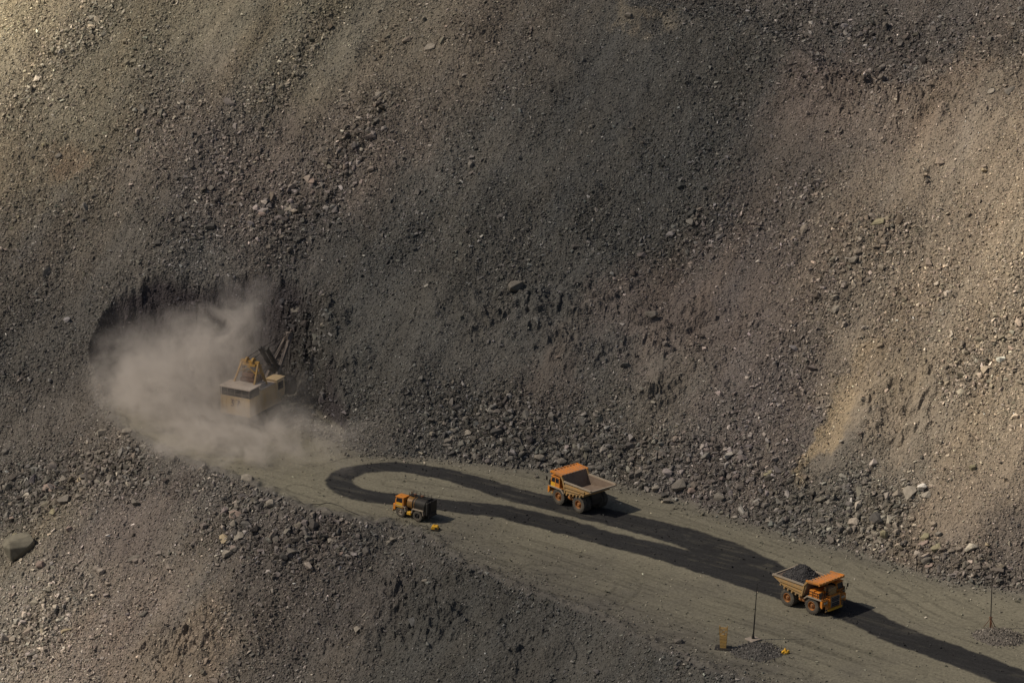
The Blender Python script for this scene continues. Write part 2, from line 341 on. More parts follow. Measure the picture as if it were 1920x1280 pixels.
def wcurve(pts):
    P = curve([p[:2] for p in pts]); return P, np.interp(np.linspace(0, len(pts) - 1, len(P)), np.arange(len(pts)), [p[2] for p in pts])
WET = [wcurve([(700, 876, 2.1), (760, 876, 2.1), (850, 892, 2.6), (950, 922, 2.9), (1050, 947, 3.1), (1150, 971, 3.3), (1280, 1006, 3.8), (1350, 1032, 4.4), (1420, 1063, 4.4), (1500, 1100, 3.9)]),
       wcurve([(700, 876, 2.1), (665, 880, 2.2), (641, 892, 2.3), (639, 908, 2.4), (660, 922, 2.5), (700, 931, 2.6), (738, 936, 2.7), (830, 946, 2.9), (950, 961, 3.1), (1050, 985, 3.2), (1150, 1011, 3.3), (1282, 1047, 3.6), (1400, 1082, 3.9), (1500, 1116, 3.9)]),
       wcurve([(1400, 1074, 4.8), (1500, 1108, 4.1), (1600, 1150, 3.6), (1700, 1196, 3.6), (1800, 1232, 3.6), (1920, 1276, 3.6), (2050, 1325, 3.6), (2400, 1450, 3.6)])]
def wdist(x, y, P, W):
    best = np.full(x.shape, 1e9)
    for i in range(len(P) - 1):
        ax, ay = P[i]; dx, dy = P[i + 1] - P[i]; L = dx * dx + dy * dy
        if L < 1e-9: continue
        t = np.clip(((x - ax) * dx + (y - ay) * dy) / L, 0, 1)
        best = np.minimum(best, np.sqrt((x - ax - t * dx) ** 2 + (y - ay - t * dy) ** 2) - (W[i] + (W[i + 1] - W[i]) * t))
    return best
RUTS = [curve(c) for c in (
    [(700, 1000), (860, 1022), (1020, 1062), (1200, 1118), (1400, 1182), (1650, 1268)], [(800, 985), (950, 1010), (1120, 1060), (1300, 1122), (1480, 1178), (1700, 1262)], [(560, 915), (700, 955), (860, 990), (1000, 1020), (1180, 1075), (1380, 1140)],
    [(1150, 1128), (1180, 1100), (1160, 1080), (1100, 1070), (1000, 1066)], [(1250, 1165), (1330, 1150), (1420, 1165), (1560, 1212), (1750, 1280)], [(520, 870), (600, 880), (700, 858), (850, 872), (1000, 905)], [(740, 905), (850, 922), (980, 945), (1120, 980)],
    [(1280, 960), (1400, 1000), (1560, 1046), (1700, 1092), (1820, 1150), (1920, 1180)], [(1180, 950), (1330, 985), (1500, 1045), (1650, 1110), (1780, 1175), (1920, 1225)], [(1600, 1060), (1690, 1100), (1760, 1150), (1840, 1165), (1920, 1150)], [(1580, 1050), (1640, 1110), (1700, 1120), (1790, 1112)],
    [(1500, 1190), (1600, 1225), (1700, 1262)], [(1180, 1190), (1300, 1200), (1360, 1225), (1500, 1262)], [(900, 1052), (1000, 1090), (1130, 1130), (1260, 1180), (1400, 1240)])]
ROADC = (0.176, 0.164, 0.124)

# ------------------------------------------------------------------ added unseen cloud, density shaped to darken the middle of the pit
SUNLIT = [(0, 0, 1.0), (150, 190, .78), (300, 60, .66), (500, 300, .5), (700, 100, .52), (900, 300, .42), (1150, 250, .34), (1330, 120, .34), (1300, 500, .38), (700, 550, .36), (960, 640, .38), (200, 450, .44), (0, 400, .6), (100, 650, .40),
 (400, 700, .45), (1500, 60, .42), (1500, 300, .46), (1700, 60, .45), (1700, 250, .72), (1900, 100, .55), (1900, 300, 1.0), (1900, 700, 1.0), (1650, 600, .66), (1750, 820, .8), (1550, 800, .58), (1400, 700, .46), (1300, 850, .48), (1100, 800, .42), (900, 900, .46),
 (700, 900, .5), (1300, 1000, .5), (1600, 1000, .55), (1850, 1020, .7), (1700, 1200, .5), (1300, 1200, .42), (900, 1150, .34), (700, 1050, .38), (450, 1000, .5), (250, 950, .56), (60, 950, .52), (0, 1250, .86), (60, 1150, .66), (300, 1200, .62), (550, 1200, .42), (2000, 500, 1.0), (2000, 1100, .7), (-100, 100, 1.0)]
def build_shade_cloud():
    P = at_many([(a, b) for a, b, c in SUNLIT]); T = np.array([c for a, b, c in SUNLIT]) ** .74
    alt = 420.0; A, B = np.meshgrid(np.linspace(-170, 170, 90), np.linspace(-150, 200, 92))
    cx = A + SUND[0] / SUND[2] * alt; cy = B + SUND[1] / SUND[2] * alt
    # how much light gets through where this bit of cloud shades the ground
    num = 0; den = 1e-6
    for p, t in zip(P, T):
        sx = p[0] - SUND[0] / SUND[2] * p[2]; sy = p[1] - SUND[1] / SUND[2] * p[2]
        g = np.exp(-((A - sx) ** 2 + (B - sy) ** 2) / (2 * 13.0 ** 2)); num = num + g * t; den = den + g
    Tm = np.clip(num / den + .05 * fbm(A / 22, B / 22, 501, 4), .22, 1)
    Tm = np.where(den < 0.02, .6, Tm)
    dens = 1 - np.sqrt(Tm)
    th = 4 + 55 * dens
    n = A.shape[1]; m = A.shape[0]; N = A.size
    top = np.stack([cx, cy, alt + th * (.6 + .3 * fbm(A / 15, B / 15, 511, 4))], -1).reshape(-1, 3); bot = np.stack([cx, cy, alt - th * .25], -1).reshape(-1, 3)
    idx = (np.arange(m - 1)[:, None] * n + np.arange(n - 1)[None, :]); q = np.stack([idx, idx + 1, idx + n + 1, idx + n], -1).reshape(-1, 4)
    ring = np.concatenate([np.arange(n), np.arange(1, m) * n + n - 1, (m - 1) * n + np.arange(n - 2, -1, -1), np.arange(m - 2, 0, -1) * n])
    r2 = np.roll(ring, -1); side = np.stack([ring + N, r2 + N, r2, ring], -1)
    me = mesh_np('cloud', np.concatenate([top, bot]), np.concatenate([q, q[:, ::-1] + N, side]), None, True, {'dens': np.concatenate([dens.ravel(), dens.ravel()])})
    mt, nn, ll, b = newmat('thin shade cloud'); o_ = nn['Material Output']; nn.remove(b)
    a = nn.new('ShaderNodeAttribute'); a.attribute_name = 'dens'
    tr = nn.new('ShaderNodeBsdfTransparent'); df = nn.new('ShaderNodeBsdfDiffuse'); df.inputs[0].default_value = (.9, .92, .95, 1)
    mx = nn.new('ShaderNodeMixShader'); ll.new(a.outputs['Fac'], mx.inputs[0]); ll.new(tr.outputs[0], mx.inputs[1]); ll.new(df.outputs[0], mx.inputs[2]); ll.new(mx.outputs[0], o_.inputs[0])
    me.materials.append(mt); o = bpy.data.objects.new('cloud', me); col.objects.link(o)
    tag(o, 'thin unseen cloud added high over the pit to shade its middle', 'cloud', kind='structure')
build_shade_cloud()

# ------------------------------------------------------------------ fine terrain grid
STEP = 0.2
X0, X1, Y0, Y1 = -134.0, 122.0, -128.0, 152.0
gx = np.arange(X0, X1 + 1e-6, STEP); gy = np.arange(Y0, Y1 + 1e-6, STEP)
NX, NY = len(gx), len(gy)
XX, YY = np.meshgrid(gx, gy)
LED = [(1230, 600, 12, 22, 1), (1000, 590, 9, 16, .9), (1650, 180, 6, 20, 1), (1450, 680, 12, 12, .5), (1700, 780, 12, 10, .8), (850, 560, 7, 12, .7), (330, 1210, 8, 7, 1.5), (800, 1145, 8, 11, 1.5), (640, 1180, 8, 8, .6), (1030, 1230, 9, 12, .7), (640, 660, 8, 8, 1)]
LEDP = at_many([(b[0], b[1]) for b in LED])
def LEDGE(x, y): return field(x, y, LED, LEDP)
def build_fine():
    Z, d1, d2, bd, bench, incut = terrain(XX, YY)
    co = field(XX, YY, COARSE, _pos[n1:n2]); cl = field(XX, YY, CLOD, _pos[n2:])
    s = XX * GX + YY * GY; t = -XX * GY + YY * GX
    co = co + 0.30 * fbm(s / 16, t / 5.5, 71, 4, .6) + 0.28 * fbm(XX / 9, YY / 9, 73, 4, .6) + 0.20
    slope = 1 - bench
    toe = np.exp(-np.clip(d2 - 1, 0, 99) / 5.0) * (d2 > -1)
    rough = np.clip(0.35 + co * .6 + 0.3 * toe, 0.06, 1.3) * slope
    Z = Z + rough * 0.42 * cells(XX / .95, YY / .95, 101)
    Z = Z + np.clip(co, 0, 1) * slope * 0.42 * cells(XX / 1.9, YY / 1.9, 131)
    Z = Z + (0.06 + 0.10 * rough) * slope * fbm(XX / .5, YY / .5, 151, 2)
    # crumbling cohesive ground: ragged steps across the slope
    st = fbm(s / 2.6, t / 4.2, 161, 5, .6); rd = 1 - np.abs(fbm(XX / 5, YY / 5, 171, 4, .6)) * 2
    u_ = s / 6.5 + 1.5 * fbm(XX / 9, YY / 9, 261, 4, .6) + .5 * fbm(XX / 1.8, YY / 1.8, 262, 3)
    fr = u_ - np.floor(u_); led = sst(0, .22, fr) * (1 - fr)
    patch = sst(.08, .30, fbm(XX / 5, YY / 5, 263, 4, .65) + .25 * (np.clip(cl, 0, 1) - .35) + .25 * LEDGE(XX, YY))
    Z = Z + slope * patch * 1.0 * led * np.clip(.25 + np.clip(cl, 0, 1) + LEDGE(XX, YY), 0, 1.5)
    Z = Z + np.clip(cl, 0, 1.8) * slope * (.6 * sst(.0, .22, fbm(XX / 5.5, YY / 4.2, 163, 5, .6)) + .4 * sst(.05, .22, fbm(XX / 2.6, YY / 2.2, 165, 4, .6)) + 0.45 * rd + 0.45 * cells(XX / 1.3, YY / 1.3, 181) - .5)
    # general lumpiness of the slopes
    Z = Z + slope * (0.16 * fbm(XX / 2.2, YY / 2.2, 191, 3, .6))
    # road surface: wheel ruts and little windrows
    Z = Z + bench * (0.02 * fbm(XX / .6, YY / .6, 201, 2))
    edge = np.exp(-((d1 - 1.2) / 1.3) ** 2) * (d2 < -1)
    Z = Z + edge * (0.30 + 0.9 * np.clip(fbm(XX / 2.5, YY / 2.5, 211, 3), -.5, 1)) * sst(20, 34, XX * -1 + 60)
    C = tint(XX, YY, d1, d2, bench, incut) * (1 - .34 * rough[..., None])  # rough ground darkened in colour, standing in for shade between the stones
    # road colour
    rc = np.array(ROADC)[None, None, :] * (1 + 0.10 * fbm(XX / 16, YY / 16, 221, 4) + .10 * fbm((XX * .85 - YY * .53) / 14, (XX * .53 + YY * .85) / 1.1, 222, 3))[..., None]
    # the spilled-rock apron along the outer edge is greyer
    grey = np.clip(1.25 * np.exp(-np.clip(d1, 0, 99) / 12.0) * sst(-34, -12, XX) + .45 * fbm(XX / 7, YY / 7, 224, 4, .6) - .08, 0, 1) * .85
    grey = np.maximum(grey, np.maximum(np.exp(-np.clip(-d2, 0, 99) / 2.6) * .8, np.exp(-np.clip(d1 - .8, 0, 99) / 1.2)))
    rc = rc * (1 - grey[..., None]) + grey[..., None] * np.array((0.105, .098, .088)) * (1 + .2 * fbm(XX / 2, YY / 2, 225, 3))[..., None]
    wet = np.zeros(XX.shape)
    ex = XX + .35 * fbm(XX / 1.6, YY / 1.6, 231, 3); ey = YY + .35 * fbm(XX / 1.6, YY / 1.6, 232, 3)
    for P, hw in WET:
        d = wdist(ex, ey, P, hw) + .75 * fbm(XX / 5, YY / 5, 235, 4, .6); wet = np.maximum(wet, 1 - sst(-.15, .55, d))
    # wheel marks pressed into the dust
    rut = np.zeros(XX.shape)
    fade = sst(-.25, .25, fbm(XX / 11, YY / 11, 241, 3))
    for k, P in enumerate(RUTS):
        d = pdist(ex * .3 + XX * .7, ey * .3 + YY * .7, P)
        rut = np.maximum(rut, np.exp(-((d - 2.1) / .42) ** 2) * (.35 + .65 * fade))
        rut = np.maximum(rut, .6 * np.exp(-((d - 3.4) / .3) ** 2) * (1 - fade))
    tread = .75 + .5 * vnoise(XX / .45, YY / .45, 245)
    rc = rc * (1 - .34 * rut * tread)[..., None]
    gr2 = .10 * fbm((XX * .80 - YY * .60) / 22, (XX * .60 + YY * .80) / .7, 247, 4, .7)
    rc = rc * (1 + gr2)[..., None]
    Z = Z - .06 * rut * bench
    # patches inside the watered path that have begun to dry
    dry = np.clip(.4 * fbm((XX * .85 - YY * .53) / 12, (XX * .53 + YY * .85) / .9, 251, 4, .6), 0, .2) + .05 * rut
    wet = wet * (1 - dry * sst(-.3, .3, fbm(XX / 3, YY / 3, 252, 3)))
    wcol = np.array((0.023, 0.023, 0.024)) * (1 + .3 * fbm((XX * .85 - YY * .53) / 9, (XX * .53 + YY * .85) / .8, 233, 3))[..., None]
    rc = rc * (1 - wet[..., None]) + wcol * wet[..., None]
    C = C * (1 - bench[..., None]) + rc * bench[..., None]
    return Z, d1, d2, bench, np.clip(C, 0.012, .9), co, cl, wet, incut
Z, D1, D2, BENCH, CC, CO, CL, WETM, INCUT = build_fine()
def samp(A, x, y):
    fx = np.clip((x - X0) / STEP, 0, NX - 1.001); fy = np.clip((y - Y0) / STEP, 0, NY - 1.001)
    i = fx.astype(int); j = fy.astype(int); u = fx - i; v = fy - j
    if A.ndim == 3: u = u[:, None]; v = v[:, None]
    return A[j, i] * (1 - u) * (1 - v) + A[j, i + 1] * u * (1 - v) + A[j + 1, i] * (1 - u) * v + A[j + 1, i + 1] * u * v
def gz(x, y): return float(samp(Z, np.array([x]), np.array([y]))[0])
def road_z(x, y): return float(H0([x], [y])[0])

def in_view(x, y, z, m=160):
    rx = x - CAM[0]; ry = y - CAM[1]; rz = z - CAM[2]
    d = ry * FWD[1] + rz * FWD[2]; u = 960 + F_PX * rx / d; v = 640 - F_PX * (ry * UPV[1] + rz * UPV[2]) / d
    return (u > -m) & (u < 1920 + m) & (v > -m) & (v < 1280 + 2.2 * m)
def link_terrain():
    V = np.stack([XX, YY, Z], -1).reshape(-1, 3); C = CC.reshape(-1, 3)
    idx = (np.arange(NY - 1)[:, None] * NX + np.arange(NX - 1)[None, :])
    q = np.stack([idx, idx + 1, idx + NX + 1, idx + NX], -1).reshape(-1, 4)
    vis = in_view(XX, YY, Z)[:-1, :-1].ravel()
    bq = (BENCH > .5)[:-1, :-1].ravel(); upq = (D2 > D1 * 0)[:-1, :-1].ravel()
    for name, mask, mat, label, cat in (
        ('haul_road', bq, M_ROAD, 'dusty grey-green haul road crossing the pit with dark watered wheel path', 'haul road'),
        ('hillside', (~bq) & upq, M_SLOPE, 'tall slope of loose broken rock rising behind the haul road', 'hillside'),
        ('lower_hillside', (~bq) & (~upq), M_SLOPE, 'rocky bank falling away below the outer edge of the haul road', 'hillside')):
        f = q[mask & vis]; used = np.zeros(len(V), bool); used[f.ravel()] = True
        remap = np.cumsum(used) - 1
        me = mesh_np(name, V[used], remap[f], C[used], smooth=False)
        me.materials.append(mat)
        o = bpy.data.objects.new(name, me); col.objects.link(o); tag(o, label, cat, kind='structure')
link_terrain()

# far ground around the pit, one coarse sheet with the fine area cut out
def build_far():
    xs = np.concatenate([np.arange(-900, X0 - 5, 12.0), np.arange(X0 + 1, X1 - .5, 6.0), [X1 - 1], np.arange(X1 + 6, 900, 12.0)])
    ys = np.concatenate([np.arange(-1100, Y0 - 5, 12.0), np.arange(Y0 + 1, Y1 - .5, 6.0), [Y1 - 1], np.arange(Y1 + 6, 900, 12.0)])
    A, B = np.meshgrid(xs, ys); z, a1, a2, _, be, ic = terrain(A, B)
    z = np.clip(z, -85, 150) - 0.5
    c = tint(A, B, a1, a2, be, ic) * .9; c = (c * (1 - be[..., None]) + be[..., None] * np.array(ROADC)).reshape(-1, 3) * (1 + .2 * fbm(A / 20, B / 20, 301, 3).ravel()[:, None])
    n = len(xs); idx = (np.arange(len(ys) - 1)[:, None] * n + np.arange(n - 1)[None, :])
    q = np.stack([idx, idx + 1, idx + n + 1, idx + n], -1).reshape(-1, 4)
    mx = (A[:-1, :-1] + A[1:, 1:]) / 2; my = (B[:-1, :-1] + B[1:, 1:]) / 2
    iv = in_view(A, B, z, 95) & (A > X0 + .5) & (A < X1 - .5) & (B > Y0 + .5) & (B < Y1 - .5)
    keep = ~(iv[:-1, :-1] & iv[1:, 1:] & iv[:-1, 1:] & iv[1:, :-1]).ravel()
    me = mesh_np('ground', np.stack([A, B, z], -1).reshape(-1, 3), q[keep], c, smooth=True)
    me.materials.append(M_SLOPE); o = bpy.data.objects.new('ground', me); col.objects.link(o)
    tag(o, 'dark rocky ground of the pit continuing beyond the slopes', 'ground', kind='structure')
build_far()

# ------------------------------------------------------------------ stones
def hull_proto(npts, seed, flat=.7, boxy=.5):
    r = random.Random(seed); bm = bmesh.new()
    for i in range(npts):
        v = Vector([r.gauss(0, 1) for _ in range(3)]); v.normalize()
        m = max(abs(c) for c in v); v = v.lerp(v / m, boxy) * r.uniform(.82, 1.0)
        bm.verts.new((v.x, v.y * .8, v.z * flat))
    bm.verts.ensure_lookup_table()
    res = bmesh.ops.convex_hull(bm, input=bm.verts)
    bmesh.ops.delete(bm, geom=[g for g in res['geom_interior'] if isinstance(g, bmesh.types.BMVert)], context='VERTS')
    bmesh.ops.triangulate(bm, faces=bm.faces); bm.verts.index_update()
    V = np.array([v.co[:] for v in bm.verts]); T = np.array([[v.index for v in f.verts] for f in bm.faces]); bm.free()
    return V, T
SMALL = [hull_proto(8, 100 + i, random.Random(i).uniform(.45, .8)) for i in range(14)]
MID = [hull_proto(13, 200 + i, random.Random(i).uniform(.5, .85), .6) for i in range(12)]
def rots(n, nx, ny, tiltamt):
    """random rotations whose z axis leans with the slope normal"""
    a = RNG.uniform(0, 2 * np.pi, n)
    zx = nx + RNG.normal(0, tiltamt, n); zy = ny + RNG.normal(0, tiltamt, n); zz = np.ones(n)
    z = np.stack([zx, zy, zz], -1); z /= np.linalg.norm(z, axis=1)[:, None]
    x = np.stack([np.cos(a), np.sin(a), 0 * a], -1); x -= z * (x * z).sum(1)[:, None]; x /= np.linalg.norm(x, axis=1)[:, None]
    y = np.cross(z, x)
    return np.stack([x, y, z], -1)
def stones(n, s0, s1, density, protos, power=2.2, jit=.42):
    """pick n spots with probability ~ density(x, y), give arrays of verts, faces, colours"""
    x = RNG.uniform(X0 + 3, X1 - 3, n); y = RNG.uniform(Y0 + 3, Y1 - 3, n)
    keep = (RNG.uniform(0, 1, n) < density(x, y)) & in_view(x, y, samp(Z, x, y), 155); x = x[keep]; y = y[keep]; n = len(x)
    z = samp(Z, x, y); e = .6
    nx = -(samp(Z, x + e, y) - samp(Z, x - e, y)) / (2 * e); ny = -(samp(Z, x, y + e) - samp(Z, x, y - e)) / (2 * e)
    nx = np.clip(nx, -1.2, 1.2); ny = np.clip(ny, -1.2, 1.2)
    sz = s0 * (1 - RNG.uniform(0, 1, n) * (1 - (s1 / s0) ** -power)) ** (-1 / power) * .5
    M = rots(n, nx, ny, jit) * (sz[:, None] * np.stack([RNG.uniform(.9, 1.35, n), RNG.uniform(.75, 1.1, n), RNG.uniform(.85, 1.3, n)], -1))[:, None, :]
    P = np.stack([x, y, z + sz * .34], -1)
    C = samp(CC, x, y) * (1.18 + .3 * s0)  # stones lighter than their ground, painted-in highlight against the darkened gaps
    wetp = samp(WETM, x, y)
    lum = C.mean(1, keepdims=True); C = C * .9 + lum * .1
    v = np.exp(RNG.normal(0.03, .38, n)); v = np.where(RNG.uniform(0, 1, n) < .06, v * 1.7, v)
    C = C * v[:, None] * np.stack([1 + RNG.normal(0, .035, n), np.ones(n), 1 + RNG.normal(0, .04, n)], -1)
    pi = RNG.integers(0, len(protos), n)
    Vs, Ts, Cs, off = [], [], [], 0
    for k, (pv, pt) in enumerate(protos):
        m = pi == k; c = m.sum()
        if not c: continue
        vv = np.einsum('nij,vj->nvi', M[m], pv) + P[m][:, None, :]
        Vs.append(vv.reshape(-1, 3)); Ts.append((pt[None] + (np.arange(c) * len(pv))[:, None, None] + off).reshape(-1, 3))
        Cs.append(np.repeat(C[m], len(pv), axis=0)); off += c * len(pv)
    return np.concatenate(Vs), np.concatenate(Ts), np.concatenate(Cs)
def d_small(x, y):
    co = samp(CO, x, y); b = samp(BENCH, x, y); cl = samp(CL, x, y)
    g = np.clip(.50 + co * .5 - .3 * np.clip(cl, 0, 1), .03, 1) * (1 - b)
    d1 = samp(D1, x, y); d2 = samp(D2, x, y)
    apron = .012 * b + .20 * b * np.clip(np.exp(-np.clip(d1, 0, 99) / 5) * (x > -30) + np.exp(-np.clip(-d2, 0, 99) / 1.6), 0, 1)
    return g + apron
def d_mid(x, y):
    co = samp(CO, x, y); b = samp(BENCH, x, y); d2 = samp(D2, x, y)
    toe = np.exp(-np.clip(d2 - .5, 0, 99) / 5) * (d2 > 0) * .3
    toe = toe + .5 * np.exp(-(samp(D1, x, y) / 1.1) ** 2) * (d2 < 0)
    return np.clip((co - .05) * .9 + toe, .015, 1) * (1 - b) + b * .6 * np.exp(-np.clip(-d2, 0, 99) / .9) * .5
def d_big(x, y):
    co = samp(CO, x, y); b = samp(BENCH, x, y); d2 = samp(D2, x, y)
    toe = np.exp(-np.clip(d2 - .5, 0, 99) / 4) * (d2 > 0) * .35
    return np.clip((co - .42) * 1.1 + toe * 1.5, .008, 1) * (1 - b)
def link_stones(name, label, arrs):
    off = 0; Vs, Ts, Cs = [], [], []
    for v, t, c in arrs: Vs.append(v); Ts.append(t + off); Cs.append(c); off += len(v)
    me = mesh_np(name, np.concatenate(Vs), np.concatenate(Ts), np.clip(np.concatenate(Cs), .012, .9))
    me.materials.append(M_SCREE); o = bpy.data.objects.new(name, me); col.objects.link(o)
    tag(o, label, 'scree', kind='stuff'); return o
link_stones('scree_gravel', 'small angular stones strewn all over the rock slopes', [stones(1050000, .23, .60, d_small, SMALL)])
link_stones('scree_rubble', 'fist to barrel sized broken rocks in drifts on the slopes', [stones(300000, .5, 1.15, d_mid, SMALL, 2.4), stones(52000, .95, 2.2, d_big, MID, 2.8)])

# ------------------------------------------------------------------ individual boulders
def boulder_mesh(seed, npts, flat, boxy):
    V, T = hull_proto(npts, seed, flat, boxy)
    bm = bmesh.new(); vs = [bm.verts.new(v) for v in V]
    for t in T: bm.faces.new([vs[i] for i in t])
    bmesh.ops.dissolve_limit(bm, angle_limit=R(9), verts=bm.verts, edges=bm.edges)
    bmesh.ops.bevel(bm, geom=list(bm.edges), offset=.035, segments=1, affect='EDGES', profile=.6)
    me = bpy.data.meshes.new('boulder'); bm.to_mesh(me); bm.free(); me.materials.append(M_BOULD); return me
BM = [boulder_mesh(400 + i, 14 + i % 8, .62 + .05 * (i % 5), .55 + .05 * (i % 5)) for i in range(14)]
HUGE = boulder_mesh(781, 26, .7, .8)
SLABM = [boulder_mesh(450 + i, 12 + i % 5, .28, .75) for i in range(6)]
G_ = (0.17, .155, .135); PG = (0.25, .225, .19); DG = (0.085, .08, .075); TN = (0.34, .28, .19); OV = (0.26, .235, .155); WH = (0.70, .66, .60); PK = (0.27, .21, .18)
def normal_at(x, y, e=1.0):
    return np.array([-(gz(x + e, y) - gz(x - e, y)) / (2 * e), -(gz(x, y + e) - gz(x, y - e)) / (2 * e), 1.0])
def put_boulder(p, wpx, hpx, colr, slab, label, group=None, seed=0, sink=.18):
    r = random.Random(seed * 31 + 5); sc = 800.0 / F_PX
    W = wpx * sc / 1.7; Hh = max(hpx * sc / 1.6, .3)
    o = bpy.data.objects.new('boulder', (SLABM[r.randrange(6)] if slab else BM[r.randrange(14)])); col.objects.link(o)
    n = Vector(normal_at(p[0], p[1])).normalized(); n = (n * .7 + Vector((0, 0, .3)) + Vector((r.gauss(0, .12), r.gauss(0, .12), 0))).normalized()
    x = Vector((1, r.uniform(-.25, .25), r.uniform(-.3, .3))); x = (x - n * x.dot(n)).normalized(); y = n.cross(x)
    o.rotation_euler = Matrix((x, y, n)).transposed().to_euler()
    zs = Hh * (1.0 if slab else 1.12)
    if wpx > 50: o.data = HUGE
    o.scale = (W, W * r.uniform(.8, 1.05) if not slab else max(Hh * 1.6, W * .7), zs if not slab else Hh * 1.5)
    o.location = (p[0], p[1], gz(p[0], p[1]) + o.scale[2] * (.36 if not slab else .24))
    v = r.uniform(.9, 1.1); o.color = (colr[0] * v, colr[1] * v, colr[2] * v, 1)
    tag(o, label, 'boulder', group); return o
